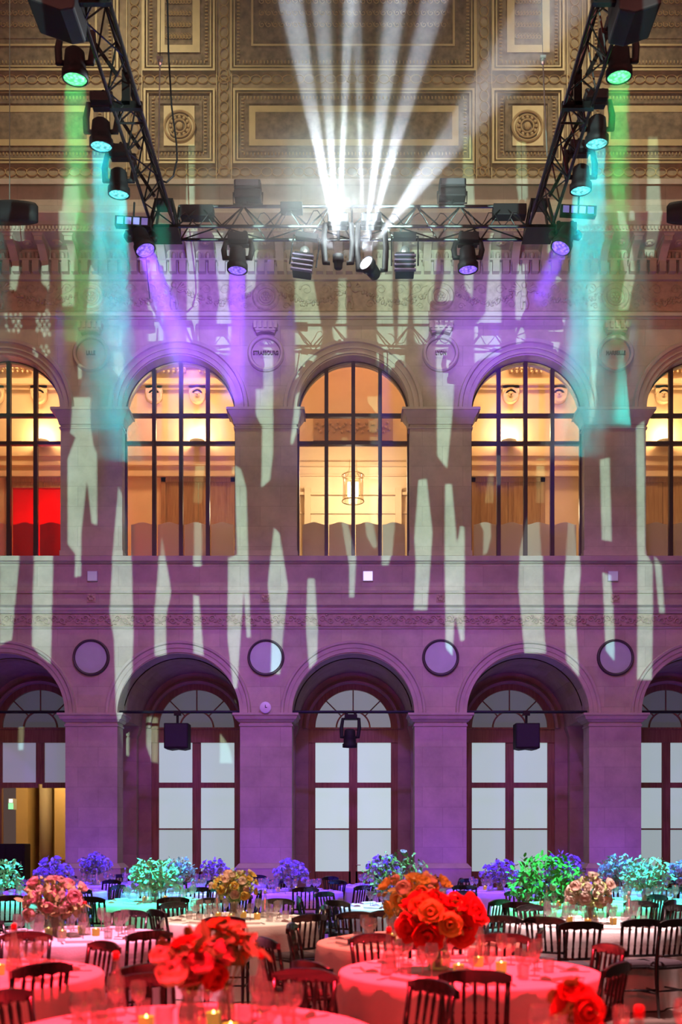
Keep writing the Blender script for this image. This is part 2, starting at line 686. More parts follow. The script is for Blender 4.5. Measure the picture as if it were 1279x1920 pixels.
# modillions (S-shaped brackets)
m = MB()
Zm = zz(446, YF - 0.6)
sp_ = S / 6
i = 0
x = XL + sp_ / 2
prof = []
for j in range(13):
    t = j / 12
    prof.append((YF - 0.12 - 0.60 * t, Zm - 0.38 + 0.26 * (0.5 - 0.5 * cos(pi * min(1, t * 1.25)))))
prof = [(YF - 0.10, Zm - 0.40)] + prof + [(YF - 0.75, Zm - 0.06), (YF - 0.75, Zm), (YF - 0.10, Zm)]
while x < XR:
    m.prism_x(prof, x - 0.09, x + 0.09)
    m.frus(x - 0.1, x + 0.1, YF - 0.77, YF, Zm - 0.04, Zm, 0.0, 0.03)
    # rosette coffer between brackets
    cxm = x + sp_ / 2
    m.lathe([(0.12, 0), (0.12, -0.02), (0.08, -0.03), (0.05, -0.02), (0.03, -0.05)], 10, Matrix.Translation((cxm, YF - 0.42, Zm)))
    x += sp_
tag(m.build('trim_6', M_TRIM), kind='structure')
m = MB()
zt0 = Zm
m.prism_x([(YF + 0.1, zt0), (YF - 0.86, zt0), (YF - 0.86, zt0 + 0.12), (YF - 0.90, zt0 + 0.13), (YF - 0.92, zt0 + 0.2), (YF - 1.02, zt0 + 0.32), (YF - 1.02, zt0 + 0.36), (YF + 0.1, zt0 + 0.36)], XL, XR)
x = XL
while x < XR:
    m.box(x, x + 0.04, YF - 0.90, YF - 0.85, zt0 + 0.03, zt0 + 0.10)
    x += 0.08
tag(m.build('trim_7', M_TRIM), kind='structure')


# friezes in relief
def spiral(m, cx, cz, y, r0, turns, sgn, th, n=16):
    pts = []
    rs = []
    for i in range(n + 1):
        t = i / n
        a = turns * 2 * pi * t
        r = r0 * (1 - 0.85 * t)
        pts.append((cx + sgn * r * cos(a), y, cz + r * sin(a)))
        rs.append(th * (1 - 0.5 * t))
    m.tube(pts, rs, 5)


rnd = random.Random(4)
m = MB()
zf0, zf1 = zz(1174), zz(1152)
m.box(XL, XR, YF - 0.015, YF + 0.01, zf0, zf1)
x = XL + 0.08
q = 0
while x < XR - 0.1:
    up = 1 if q % 2 else -1
    zc = (zf0 + zf1) / 2 + up * 0.03
    spiral(m, x, zc, YF - 0.03, 0.085, 1.4, up, 0.022, 12)
    for j in range(4):
        a = rnd.uniform(0, 2 * pi)
        m.blob((x + 0.1 + rnd.uniform(-.05, .05), YF - 0.02, zc + rnd.uniform(-0.09, 0.09)), rnd.uniform(.02, .045), 0.03, rnd.uniform(.015, .03), 6, 4)
    x += 0.185
    q += 1
tag(m.build('trim_8', M_RELIEF), kind='structure')

m = MB()
zf0, zf1 = zz(584), zz(529)
zc = (zf0 + zf1) / 2
m.box(XL, XR, YF - 0.03, YF + 0.01, zf0, zf1)
for k in range(-2, 4):
    px = X0 + (k - 0.5) * S
    # roundel with rosette
    m.archring(px, zc - 0.02, [(0.20, YF), (0.20, YF - 0.06), (0.24, YF - 0.09), (0.29, YF - 0.09), (0.32, YF - 0.05), (0.32, YF)], 28, 0, 2 * pi)
    m.archring(px, zc - 0.02, [(0.12, YF), (0.12, YF - 0.05), (0.15, YF - 0.06), (0.17, YF)], 24, 0, 2 * pi)
    for j in range(6):
        a = 2 * pi * j / 6
        m.blob((px + 0.07 * cos(a), YF - 0.05, zc - 0.02 + 0.07 * sin(a)), 0.035, 0.03, 0.035, 6, 4)
    m.blob((px, YF - 0.05, zc - 0.02), 0.03, 0.04, 0.03, 6, 4)
    # festoons and scrolls either side
    for sg in (-1, 1):
        for j in range(22):
            t = j / 21
            fx_ = px + sg * (0.36 + 1.45 * t)
            fz_ = zc + 0.20 - 0.36 * sin(pi * (0.15 + 0.75 * t))
            rr = 0.035 + 0.045 * sin(pi * t)
            for q in range(3):
                m.blob((fx_ + rnd.uniform(-.05, .05), YF - 0.05, fz_ + rnd.uniform(-rr, rr)), rnd.uniform(.02, .045), 0.045, rnd.uniform(.02, .045), 6, 4)
        spiral(m, px + sg * 0.55, zc + 0.18, YF - 0.04, 0.13, 1.5, sg, 0.022)
        spiral(m, px + sg * 0.95, zc + 0.15, YF - 0.04, 0.15, 1.3, -sg, 0.022)
        spiral(m, px + sg * 0.48, zc - 0.23, YF - 0.04, 0.09, 1.3, sg, 0.02)
        spiral(m, px + sg * 1.40, zc + 0.16, YF - 0.04, 0.13, 1.5, sg, 0.02)
        spiral(m, px + sg * 1.65, zc - 0.18, YF - 0.04, 0.12, 1.4, -sg, 0.02)
        # ribbon
        m.tube([(px + sg * (0.32 + 0.1 * j), YF - 0.04, zc + 0.25 - 0.06 * j + 0.03 * sin(j * 2)) for j in range(7)], 0.018, 5)
for k in range(-2, 3):
    # winged child carrying the festoons, in the middle of each bay
    cx = X0 + k * S - 0.1
    y = YF - 0.07
    m.blob((cx, y, zc + 0.24), 0.06, 0.06, 0.07, 10, 7)
    m.blob((cx, y, zc + 0.06), 0.08, 0.06, 0.13, 10, 7)
    m.blob((cx, y, zc - 0.08), 0.085, 0.06, 0.08, 10, 7)
    m.tube([(cx - 0.04, y, zc - 0.1), (cx - 0.06, y - 0.01, zc - 0.2), (cx - 0.05, y, zc - 0.32)], [0.045, 0.038, 0.022], 7)
    m.tube([(cx + 0.04, y, zc - 0.1), (cx + 0.08, y - 0.01, zc - 0.2), (cx + 0.06, y, zc - 0.32)], [0.045, 0.038, 0.022], 7)
    for sg in (-1, 1):
        m.tube([(cx + sg * 0.07, y, zc + 0.13), (cx + sg * 0.15, y, zc + 0.08), (cx + sg * 0.24, y, zc + 0.13)], [0.03, 0.025, 0.018], 7)
        for j in range(4):
            m.tube([(cx + sg * 0.08, y + 0.02, zc + 0.15), (cx + sg * (0.2 + 0.05 * j), y + 0.02, zc + 0.30 - 0.06 * j)], [0.02, 0.03], 6)
tag(m.build('trim_9', M_RELIEF), kind='structure')

# rosettes on the band above the ground arches
m = MB()
for k in range(-2, 4):
    px = X0 + (k - 0.5) * S
    z = zz(1121)
    m.box(px - 0.1, px + 0.1, YF - 0.02, YF, z - 0.1, z + 0.1)
    for j in range(6):
        a = 2 * pi * j / 6
        m.blob((px + 0.055 * cos(a), YF - 0.03, z + 0.055 * sin(a)), 0.035, 0.03, 0.035, 6, 4)
tag(m.build('trim_10', M_RELIEF), kind='structure')

M_LETTER = mat('dark_lettering', (0.16, 0.12, 0.09), 0.9)  # letters in a darker tone than the stone
# name medallions with mural crowns
names = [None, 'LILLE', 'STRASBOURG', 'LYON', 'MARSEILLE', None]
for k in range(-1, 3):
    px = X0 + (k - 0.5) * S
    z = zz(664)
    e = empty('city_medallion', (px, YF - 0.012, z))
    nm = names[k + 2]
    tag(e, {'LILLE': 'carved stone medallion under a crown left of the far left violet-lit arch, short name',
            'STRASBOURG': 'carved stone medallion with mural crown reading STRASBOURG',
            'LYON': 'carved stone medallion with mural crown reading LYON',
            'MARSEILLE': 'carved stone medallion with mural crown, long worn name, right of the others'}[nm], 'medallion', 'carved city medallions between the upper windows')
    d = MB()
    d.archring(0, 0, [(0.34, 0.01), (0.34, -0.03), (0.35, -0.07), (0.40, -0.09), (0.43, -0.04), (0.43, 0.01)], 40, 0, 2 * pi)
    d.archring(0, 0, [(0.001, 0.01), (0.001, -0.025), (0.33, -0.02), (0.33, 0.01)], 40, 0, 2 * pi)
    d.box(-0.12, 0.12, -0.035, 0.0, -0.105, -0.09)
    d.build('disc', M_TRIM, e)
    d = MB()
    w0, w1 = 0.21, 0.29
    b0, b1 = 0.42, 0.65
    d.prism_xz([(-w0, b0), (-0.1, b0 + 0.04), (0.1, b0 + 0.04), (w0, b0), (w1, b1), (-w1, b1)], -0.15, 0.0)
    for j in range(5):
        xc = -0.24 + 0.12 * j
        d.box(xc - 0.035, xc + 0.035, -0.19, 0.0, b1 - 0.12, b1 + 0.04)
    d.box(-w0 - 0.02, w0 + 0.02, -0.18, 0, b0 + 0.05, b0 + 0.09)
    d.build('crown', M_TRIM, e)
    if nm:
        cu = bpy.data.curves.new('lettering', 'FONT')
        cu.body = nm
        cu.size = 0.13
        cu.extrude = 0.02
        cu.offset = 0.002
        cu.align_x = 'CENTER'
        cu.align_y = 'CENTER'
        cu.materials.append(M_LETTER)
        t0 = bpy.data.objects.new('lettering_curve', cu)
        COL.objects.link(t0)
        bpy.context.view_layer.update()
        tm = bpy.data.meshes.new_from_object(t0.evaluated_get(bpy.context.evaluated_depsgraph_get()))
        bpy.data.objects.remove(t0)
        t = bpy.data.objects.new('lettering', tm)
        COL.objects.link(t)
        t.parent = e
        t.location = (0, -0.04, 0.0)
        t.scale = (0.74, 1, 1)
        t.rotation_euler = (pi / 2, 0, 0)

# round panels (oculi) in the ground storey spandrels
M_OCP = mat('pale_round_pane', (0.44, 0.50, 0.50), 0.25, noise=0.08, nscale=3)
M_OCR = mat('dark_rim', (0.05, 0.035, 0.035), 0.5)
pos_words = ['far left', 'left of the middle arch', 'right of the middle arch', 'far right']
for k in range(-1, 3):
    px = X0 + (k - 0.5) * S
    e = empty('oculus', (px, YF - 0.002, zz(1233)))
    tag(e, 'round pale pane in a dark ring set in the spandrel, ' + pos_words[k + 1] + (' of the four' if k in (-1, 2) else ''), 'round window', 'round panes between the ground arches')
    d = MB()
    d.archring(0, 0, [(0.37, 0.0), (0.37, -0.05), (0.40, -0.07), (0.42, -0.07), (0.435, 0.0)], 44, 0, 2 * pi)
    d.build('rim', M_OCR, e, True)
    d = MB()
    d.archring(0, 0, [(0.001, 0.0), (0.001, -0.03), (0.375, -0.03), (0.375, 0.0)], 44, 0, 2 * pi)
    d.build('pane', M_OCP, e)

# small round fitting and the square lamps
e = empty('wall_clock', at(498, 1327, YF - 0.15))
tag(e, 'small round pale wall clock above the capital left of the middle arch', 'clock')
d = MB()
d.lathe([(0.125, 0), (0.135, 0.02), (0.135, 0.05), (0.12, 0.06)], 24, Matrix.Rotation(pi / 2, 4, 'X'))
d.build('case', mat('clock_white', (0.75, 0.75, 0.78), 0.4), e, True)
d = MB()
d.box(-0.006, 0.006, -0.07, -0.062, 0, 0.06)
d.box(-0.006, 0.04, -0.07, -0.062, -0.005, 0.006)
d.build('hand', M_BLACK, e)
for px_, st, lab in ((690, 2.2, 'bright white square wall lamp right of the centre above the ground arches'),
                     (174, 0.28, 'dim grey square wall lamp on the band at the left'),
                     (1149, 0.28, 'dim grey square wall lamp on the band at the right')):
    e = empty('wall_lamp', at(px_, 1081, YF))
    tag(e, lab, 'lamp', 'square lamps on the band under the windows')
    h = 0.118
    d = MB()
    d.box(-h, h, -0.05, 0, -h, h)
    d.build('housing', mat('lamp_housing', (0.5, 0.5, 0.55), 0.5), e)
    d = MB()
    d.box(-h + 0.012, h - 0.012, -0.056, -0.05, -h + 0.012, h - 0.012)
    d.build('diffuser', emis('lamp_diffuser_%d' % px_, (0.82, 0.78, 1.0), st * 0.45), e)

# ---------------------------------------------------------------- upper windows
YW = YF + 0.36
M_FILM = mat('frosted_screen', (0.80, 0.72, 0.64), 0.7)
M_FILMR = mat('red_light_tinted_screen', (0.75, 0.02, 0.03), 0.7)  # red light on the screens put into the colour, with the fabric's red
for m_ in (M_FILM, M_FILMR):
    nt_ = m_.node_tree
    b_ = nt_.nodes['Principled BSDF']
    tl = nt_.nodes.new('ShaderNodeBsdfTranslucent')
    tl.inputs[0].default_value = b_.inputs['Base Color'].default_value
    mx_ = nt_.nodes.new('ShaderNodeMixShader')
    mx_.inputs[0].default_value = 0.55
    nt_.links.new(b_.outputs[0], mx_.inputs[1])
    nt_.links.new(tl.outputs[0], mx_.inputs[2])
    nt_.links.new(mx_.outputs[0], nt_.nodes['Material Output'].inputs['Surface'])
wi = 0
for k in range(-2, 3):
    wi += 1
    cx = X0 + k * S
    e = empty('window_%d' % wi, (cx, YW, z_sill))
    tag(e, kind='structure')
    zs = zs2 + 0.02 - z_sill
    r = hw2
    d = MB()
    d.archring(0, zs, [(r + 0.005, -0.05), (r + 0.005, 0.05), (r - 0.045, 0.05), (r - 0.045, -0.05)], 40)
    d.box(-r, -r + 0.045, -0.05, 0.05, 0, zs)
    d.box(r - 0.045, r, -0.05, 0.05, 0, zs)
    d.box(-r, r, -0.05, 0.05, 0, 0.045)
    for xv in (-0.5, 0, 0.5):
        xb = xv * 1.275
        d.box(xb - 0.045, xb + 0.045, -0.06, 0.06, 0.0, zs + math.sqrt(r * r - xb * xb) - 0.02)
    for pz in (780, 832):
        z = HC + (VY - pz) * YW / F - z_sill
        d.box(-r, r, -0.055, 0.055, z - 0.04, z + 0.04)
    d.build('window_frame', M_STEEL, e)
    d = MB()
    n = 32
    pts = [(-r + 0.02, 0.02)] + [(-(r - 0.02) * cos(pi * i / n), zs + (r - 0.02) * sin(pi * i / n)) for i in range(n + 1)] + [(r - 0.02, 0.02)]
    d.prism_xz(pts, -0.004, 0.004)
    d.build('pane', M_GLASS, e)
    # frosted screens standing behind the four lower panes
    for j in range(4):
        xa = -1.275 + j * 0.6375 + 0.06
        xb = xa + 0.6375 - 0.10
        H = 0.93
        d = MB()
        pts = [(xa, 0.05), (xb, 0.05), (xb, H - 0.06)]
        for i in range(1, 12):
            t = i / 12
            pts.append((xb + (xa - xb) * t, H - 0.06 + 0.06 * sin(pi * t) ** 2))
        pts.append((xa, H - 0.06))
        d.prism_xz(pts, 0.10, 0.112)
        d.build('privacy_screen', M_FILMR if (k == -2 and j >= 2) else M_FILM, e)

# inside of the upper gallery
M_GW = mat('gallery_cream', (0.72, 0.47, 0.24), 0.8, noise=0.08, nscale=2)
M_GDOOR = wood('gallery_door_oak', (0.42, 0.22, 0.09), (0.30, 0.14, 0.05), 0.4)


def gz(py):
    return HC + (VY - py) * YG / F


m = MB()
for k in (-2, -1, 1, 2):
    cx = X0 + k * S
    m.box(cx - S / 2, cx + S / 2, YG, YG + 0.2, z_sill - 0.3, gz(640))
m.box(X0 - S / 2, X0 - 1.75, YG, YG + 0.2, z_sill - 0.3, gz(640))
m.box(X0 + 1.75, X0 + S / 2, YG, YG + 0.2, z_sill - 0.3, gz(640))
m.box(X0 - 1.75, X0 + 1.75, YG, YG + 0.2, gz(832), gz(640))
tag(m.build('wall_upper_gallery', M_GW), kind='structure')
m = MB()
m.box(XL, XR, YF + 0.6, 31.5, gz(640), gz(640) + 0.2)
tag(m.build('ceiling_upper_gallery', M_GW), kind='structure')
m = MB()
for (pa, pb, out) in ((662, 672, 0.25), (684, 690, 0.16), (716, 726, 0.22), (726, 731, 0.12), (848, 856, 0.06), (868, 874, 0.08), (886, 896, 0.14)):
    for k in (-2, -1, 1, 2):
        cx = X0 + k * S
        m.box(cx - S / 2, cx + S / 2, YG - out, YG, gz(pb), gz(pa))
for k in (-2, -1, 1, 2):
    for grp in (-1.9, -0.75, 0.45, 1.6):
        for j in range(7):
            x = X0 + k * S + grp - 0.42 + j * 0.13
            m.box(x, x + 0.07, YG - 0.30, YG, gz(700), gz(693))
            m.blob((x + 0.035, YG - 0.25, gz(704)), 0.03, 0.03, 0.035, 6, 4)
tag(m.build('trim_11', M_GW), kind='structure')

for px_, lab in ((-6, 'far left edge'), (75, 'far left window'), (290, 'left window, outer'), (371, 'left window, above the glow'),
                 (957, 'right window, above the glow'), (1047, 'right window, outer'), (1243, 'far right window')):
    e = empty('wall_roundel', at(px_, 744, YG))
    tag(e, 'cream carved roundel on the gallery wall seen through the ' + lab, 'roundel', 'roundels on the upper gallery wall')
    d = MB()
    d.box(-0.22, 0.22, -0.12, 0, 0.05, 0.30)
    d.build('bracket', M_GW, e)
    d = MB()
    d.archring(0, 0, [(0.001, -0.10), (0.03, -0.16), (0.06, -0.10), (0.10, -0.12), (0.15, -0.12), (0.18, -0.16), (0.21, -0.12), (0.21, 0.0), (0.001, 0)], 28, 0, 2 * pi)
    d.build('disc', M_GW, e, True)

# double doors in the gallery and glowing wall uplighters
for k, lab in ((-2, 'behind the red screens'), (-1, 'behind the violet-lit left window'), (1, 'behind the violet-lit right window'), (2, 'behind the window at the right edge')):
    cx = X0 + k * S
    e = empty('gallery_door', (cx, YG, z_sill - 0.28))
    tag(e, 'oak double door in the upper gallery ' + lab, 'door', 'oak doors of the upper gallery')
    H = gz(905) - (z_sill - 0.28)
    d = MB()
    d.box(-0.98, -0.86, -0.06, 0, 0, H + 0.12)
    d.box(0.86, 0.98, -0.06, 0, 0, H + 0.12)
    d.box(-0.98, 0.98, -0.06, 0, H, H + 0.12)
    d.build('frame', M_GDOOR, e)
    for sg in (-1, 1):
        d = MB()
        a, b = (0.01, 0.86) if sg > 0 else (-0.86, -0.01)
        d.box(a, b, -0.03, 0, 0, H)
        for z0, z1 in ((0.1, 0.75), (0.85, 1.35), (1.42, H - 0.1)):
            d.frus(a + 0.14, b - 0.14, -0.05, -0.03, z0, z1, 0.0, 0.0)
            d.box(a + 0.10, b - 0.10, -0.04, -0.03, z0 - 0.04, z1 + 0.04)
        d.build('leaf', M_GDOOR, e)
    # uplighter
    z = gz(832)
    u = empty('wall_uplighter', (cx, YG, z))
    tag(u, 'glowing half-bowl wall uplighter seen ' + lab, 'wall light', 'glowing uplighters of the upper gallery')
    d = MB()
    d.lathe([(0.03, -0.14), (0.12, -0.10), (0.20, 0.0), (0.19, 0.0), (0.11, -0.09)], 20, Matrix.Translation((0, -0.18, 0)))
    d.build('bowl', mat('uplighter_bowl_%d' % (k + 2), (0.7, 0.6, 0.4), 0.5), u, True)
    d = MB()
    d.blob((0, -0.18, 0.0), 0.12, 0.12, 0.05, 12, 6)
    d.build('lamp', emis('uplighter_lamp_%d' % (k + 2), (1.0, 0.82, 0.5), 30), u, True)
    plight('uplighter_light', (cx, YG - 0.28, z + 0.18), (1.0, 0.76, 0.42), 90, 0.15)
    plight('added_gallery_low_fill', (cx + 0.9, YF + 1.5, z_sill + 1.5), (1.0, 0.70, 0.42), 45, 0.25)  # unseen point light added to brighten the screens from behind
    area('gallery_fill', (cx, YF + 1.6, gz(655)), (cx, YG, z_sill + 0.4), (1.0, 0.70, 0.40), 130, 2.6, 0.5)  # unseen area light added to lift the gallery wall

# red fabric panel behind the window at the left edge
pa_, pb_ = at(24, 1045, YF + 1.0), at(113, 916, YF + 1.0)
m = MB()
m.box(pa_.x, pb_.x, YF + 1.0, YF + 1.02, z_sill - 0.27, pb_.z)
m.tube([(pa_.x, YF + 1.0, pb_.z), (pb_.x, YF + 1.0, pb_.z)], 0.02, 6)
tag(m.build('red_panel', M_FILMR), 'red-lit fabric panel behind the window at the left edge', 'fabric panel')
area('red_panel_light', ((pa_.x + pb_.x) / 2, YF + 2.0, z_sill + 0.8), ((pa_.x + pb_.x) / 2, YF, z_sill + 0.8), (1.0, 0.02, 0.03), 220, 1.2, 1.2)

# central room behind the middle window
m = MB()
Yc = 30.5
m.box(X0 - 2.6, X0 + 2.6, Yc, Yc + 0.2, z_sill - 0.3, gz(640))
m.box(X0 - 2.8, X0 - 2.6, YG, Yc + 0.2, z_sill - 0.3, gz(640))
m.box(X0 + 2.6, X0 + 2.8, YG, Yc + 0.2, z_sill - 0.3, gz(640))
tag(m.build('wall_centre_room', mat('cream_room', (0.80, 0.60, 0.38), 0.8)), kind='structure')
m = MB()
for pa, pb, out in ((868, 876, 0.1), (890, 894, 0.06), (925, 930, 0.12), (960, 964, 0.05)):
    zc_ = HC + (VY - pa) * Yc / F
    zd_ = HC + (VY - pb) * Yc / F
    m.box(X0 - 2.6, X0 + 2.6, Yc - out, Yc, zd_, zc_)
for sx in (-1, 1):
    m.box(X0 + sx * 1.35 - 0.09, X0 + sx * 1.35 + 0.09, Yc - 0.15, Yc, z_sill - 0.3, gz(835))
    m.box(X0 + sx * 1.62 - 0.05, X0 + sx * 1.62 + 0.05, YG - 0.12, YG, z_sill - 0.3, gz(835))
tag(m.build('trim_12', mat('cream_mould', (0.74, 0.55, 0.34), 0.7)), kind='structure')
m = MB()
# carved overdoor panel and dotted lintel on the gallery wall above the opening
m.box(X0 - 1.05, X0 + 1.05, YG - 0.08, YG, gz(828), gz(780))
m.box(X0 - 1.75, X0 + 1.75, YG - 0.16, YG, gz(838), gz(832))
for j in range(40):
    m.blob((X0 - 1.0 + j * 0.05, YG - 0.1, gz(804) + 0.12 * sin(j * 1.7)), 0.04, 0.03, 0.04, 6, 4)
for j in range(44):
    m.box(X0 - 1.7 + j * 0.078, X0 - 1.66 + j * 0.078, YG - 0.19, YG - 0.15, gz(838), gz(834))
tag(m.build('trim_13', mat('brown_overdoor', (0.40, 0.22, 0.10), 0.7)), kind='structure')
plight('centre_room_light', (X0, 28.8, gz(860)), (1.0, 0.80, 0.55), 330, 0.5)
area('centre_soffit_light', (X0, YF + 1.3, gz(655)), (X0, YG, gz(800)), (1.0, 0.5, 0.3), 45, 2.4, 0.4)
# lantern
YL = 25.8
e = empty('hanging_lantern', at(662, 940, YL))
tag(e, 'cylindrical glass hanging lantern with brass rings behind the middle window', 'lantern')
M_BRASS = mat('brass', (0.55, 0.38, 0.16), 0.3, metal=1)
rr = 20.5 * YL / F
hh = 48 * YL / F
d = MB()
for zr in (0, hh):
    d.tube([(rr * cos(t * pi / 12), rr * sin(t * pi / 12), zr) for t in range(24)], 0.012, 6, closed=True)
for j in range(4):
    a = pi / 4 + j * pi / 2
    d.tube([(rr * cos(a), rr * sin(a), 0), (rr * cos(a), rr * sin(a), hh)], 0.007, 6)
    d.tube([(rr * cos(a), rr * sin(a), hh), (rr * .5 * cos(a), rr * .5 * sin(a), hh + 0.10), (rr * .45 * cos(a), rr * .45 * sin(a), hh + 0.38)], 0.006, 6)
d.tube([(0, 0, hh + 0.38), (0, 0, gz(640) - at(662, 940, YL).z)], 0.008, 6)
d.build('brass_frame', M_BRASS, e)
d = MB()
d.lathe([(rr - 0.01, 0.01), (rr - 0.01, hh - 0.01)], 24, caps=False)
d.build('glass_shade', glass('lantern_glass', (1, 0.97, 0.9), 0.08), e, True)
d = MB()
for j in range(4):
    a = j * pi / 2
    d.tube([(0.1 * cos(a), 0.1 * sin(a), 0.12), (0.1 * cos(a), 0.1 * sin(a), 0.48)], 0.035, 8)
d.build('bulb', emis('lantern_bulb', (1.0, 0.9, 0.75), 8), e, True)
plight('lantern_light', at(662, 905, YL), (1.0, 0.85, 0.6), 14, 0.12)

# ---------------------------------------------------------------- ground floor doors
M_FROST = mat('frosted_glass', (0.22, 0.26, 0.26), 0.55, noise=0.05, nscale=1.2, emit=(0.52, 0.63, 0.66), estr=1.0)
M_FROSTD = mat('frosted_glass_dim', (0.45, 0.47, 0.52), 0.55, emit=(0.55, 0.62, 0.70), estr=0.26)  # weak emission stands in for light behind the upper panes
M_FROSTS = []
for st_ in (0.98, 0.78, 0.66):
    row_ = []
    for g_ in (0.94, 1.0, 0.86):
        row_.append(mat('frosted_glass_%d' % int(st_ * g_ * 100), (0.20, 0.24, 0.24), 0.55, noise=0.05, nscale=1.2, emit=(0.50, 0.62, 0.66), estr=st_ * g_))  # emission per door and row stands in for uneven backlight
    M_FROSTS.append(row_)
M_FANS = [mat('fanlight_painted_glow_%d' % k_, (0.16, 0.15, 0.17), 0.15, emit=(0.60, 0.62, 0.75), estr=e_) for k_, e_ in ((0, 0.30), (1, 0.12), (2, 0.07))]  # painted glow stands in for hall light reflected in the glass
M_FAN = glass('fanlight_glass', (0.5, 0.5, 0.52), 0.10, 0.05, 0.75)


def dz(py):
    return HC + (VY - py) * YD / F


sD = F / YD
di = 0
for k in range(-2, 3):
    di += 1
    cx = X0 + k * S
    e = empty('door_%d' % di, (cx, YD + 0.12, 0))
    tag(e, kind='structure')
    r = hw3
    d = MB()
    # fixed frame and transom
    zt1, zt2 = dz(1390), dz(1364)
    d.box(-r, -72 / sD, -0.06, 0.08, 0, zt2)
    d.box(72 / sD, r, -0.06, 0.08, 0, zt2)
    d.box(-r, r, -0.09, 0.08, zt1 - 0.03, zt2)
    d.box(-r, r, -0.14, 0.0, zt2 - 0.05, zt2)
    d.archring(0, zt2, [(r, -0.06), (r, 0.08), (71 / sD, 0.08), (71 / sD, -0.06)], 36)
    d.box(-0.065, 0.065, -0.05, 0.05, dz(1470) if k == -2 else 0, zt1)
    # fanlight bars
    rf = 72 / sD
    d.archring(0, zt2, [(30 / sD, -0.02), (30 / sD, 0.02), (33 / sD, 0.02), (33 / sD, -0.02)], 20)
    for a in (45, 90, 135):
        ca, sa = cos(R(a)), sin(R(a))
        d.tube([(32 / sD * ca, 0, zt2 + 32 / sD * sa), (rf * ca, 0, zt2 + rf * sa)], 0.018, 6)
    d.build('door_frame', M_WOOD, e)
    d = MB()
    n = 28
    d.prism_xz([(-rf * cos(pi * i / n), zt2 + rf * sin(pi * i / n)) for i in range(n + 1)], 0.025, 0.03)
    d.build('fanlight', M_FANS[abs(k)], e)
    rows = [(1390, 1467), (1477, 1553), (1556, 1634)]
    for sg in (-1, 1):
        openleaf = (k == -2)
        d = MB()
        a, b = (4 / sD, 72 / sD) if sg > 0 else (-72 / sD, -4 / sD)
        ga, gb = (8 / sD, 71 / sD) if sg > 0 else (-71 / sD, -8 / sD)
        zb = 0.02
        if openleaf:
            zb = dz(1470)
        d.box(a - 0.03, ga + 0.0, -0.04, 0.04, zb, zt1)
        d.box(gb, b + 0.0, -0.04, 0.04, zb, zt1)
        for (pa, pb) in ((1467, 1477), (1553, 1556)):
            if openleaf and pa > 1470:
                continue
            d.box(a, b, -0.045, 0.045, dz(pb), dz(pa))
        if not openleaf:
            d.box(a, b, -0.04, 0.04, zb, dz(1634))
            d.box(a + 0.12, b - 0.12, -0.06, -0.04, 0.15, dz(1634) - 0.12)
        lf = d.build('leaf', M_WOOD, e)
        for qi, (pa, pb) in enumerate(rows):
            if openleaf and qi > 0:
                continue
            g_ = MB()
            g_.box(ga, gb, 0.0, 0.01, dz(pb), dz(pa))
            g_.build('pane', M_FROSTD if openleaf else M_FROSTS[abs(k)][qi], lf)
        if sg > 0 and not openleaf:
            h = MB()
            h.tube([(6 / sD, -0.05, dz(1622)), (6 / sD, -0.09, dz(1622)), (14 / sD, -0.09, dz(1622))], 0.012, 6)
            h.build('handle', M_BRASS, lf)
# dark room behind the fanlights
m = MB()
m.box(XL, XR, 31.8, 32.0, 0, zz(1090))
m.box(XL, XR, YD + 0.35, 32, zz(1100), zz(1090))
tag(m.build('wall_corridor', mat('corridor_ochre', (0.62, 0.42, 0.18), 0.8, noise=0.06, nscale=1.5)), kind='structure')
m = MB()
Xd = X0 - 2 * S
def span(pa, pb, Y_):
    return (pa - VX) * Y_ / F, (pb - VX) * Y_ / F


a_, b_ = span(30, 52, 30.4)
m.box(a_, b_, 30.4, 31.8, 0, 4.6)
a_, b_ = span(102, 140, 29.6)
m.box(a_, b_, 29.6, 31.8, 0, 4.6)
for pa_, pb_, Y_ in ((-60, 30, 30.9), (30, 52, 30.38), (52, 102, 31.7), (102, 140, 29.58)):
    a_, b_ = span(pa_, pb_, Y_)
    m.box(a_, b_, Y_ - 0.03, Y_, HC + (VY - 1612) * Y_ / F, HC + (VY - 1607) * Y_ / F)
tag(m.build('wall_partition', mat('ochre_partition', (0.66, 0.45, 0.20), 0.7, noise=0.06, nscale=1.5)), kind='structure')
m = MB()
c_ = at(86, 1571, 30.6)
m.tube([(c_.x, 30.6, 0), (c_.x, 30.6, 4.6)], 0.19, 20)
tag(m.build('wall_column', mat('cream_column', (0.85, 0.72, 0.50), 0.5), None, True), kind='structure')
area('corridor_light', (Xd + 0.3, 28.6, 4.6), (Xd + 0.1, 30.4, 0.5), (1.0, 0.66, 0.26), 130, 1.2, 0.6)
e = empty('exit_lamp', at(21, 1505, 29.9))
tag(e, 'small green and white lit exit sign in the ochre corridor', 'exit sign')
d = MB()
d.box(-0.08, 0.08, -0.03, 0.25, -0.2, 0.12)
d.build('housing', mat('exit_housing', (0.6, 0.6, 0.6), 0.5), e)
d = MB()
d.box(-0.07, 0.07, -0.04, -0.03, -0.19, -0.02)
d.build('green_panel', emis('exit_green', (0.25, 0.8, 0.35), 1.3), e)
d = MB()
d.box(-0.05, 0.05, -0.04, -0.03, 0.0, 0.1)
d.build('white_panel', emis('exit_white', (0.9, 1.0, 0.9), 1.6), e)
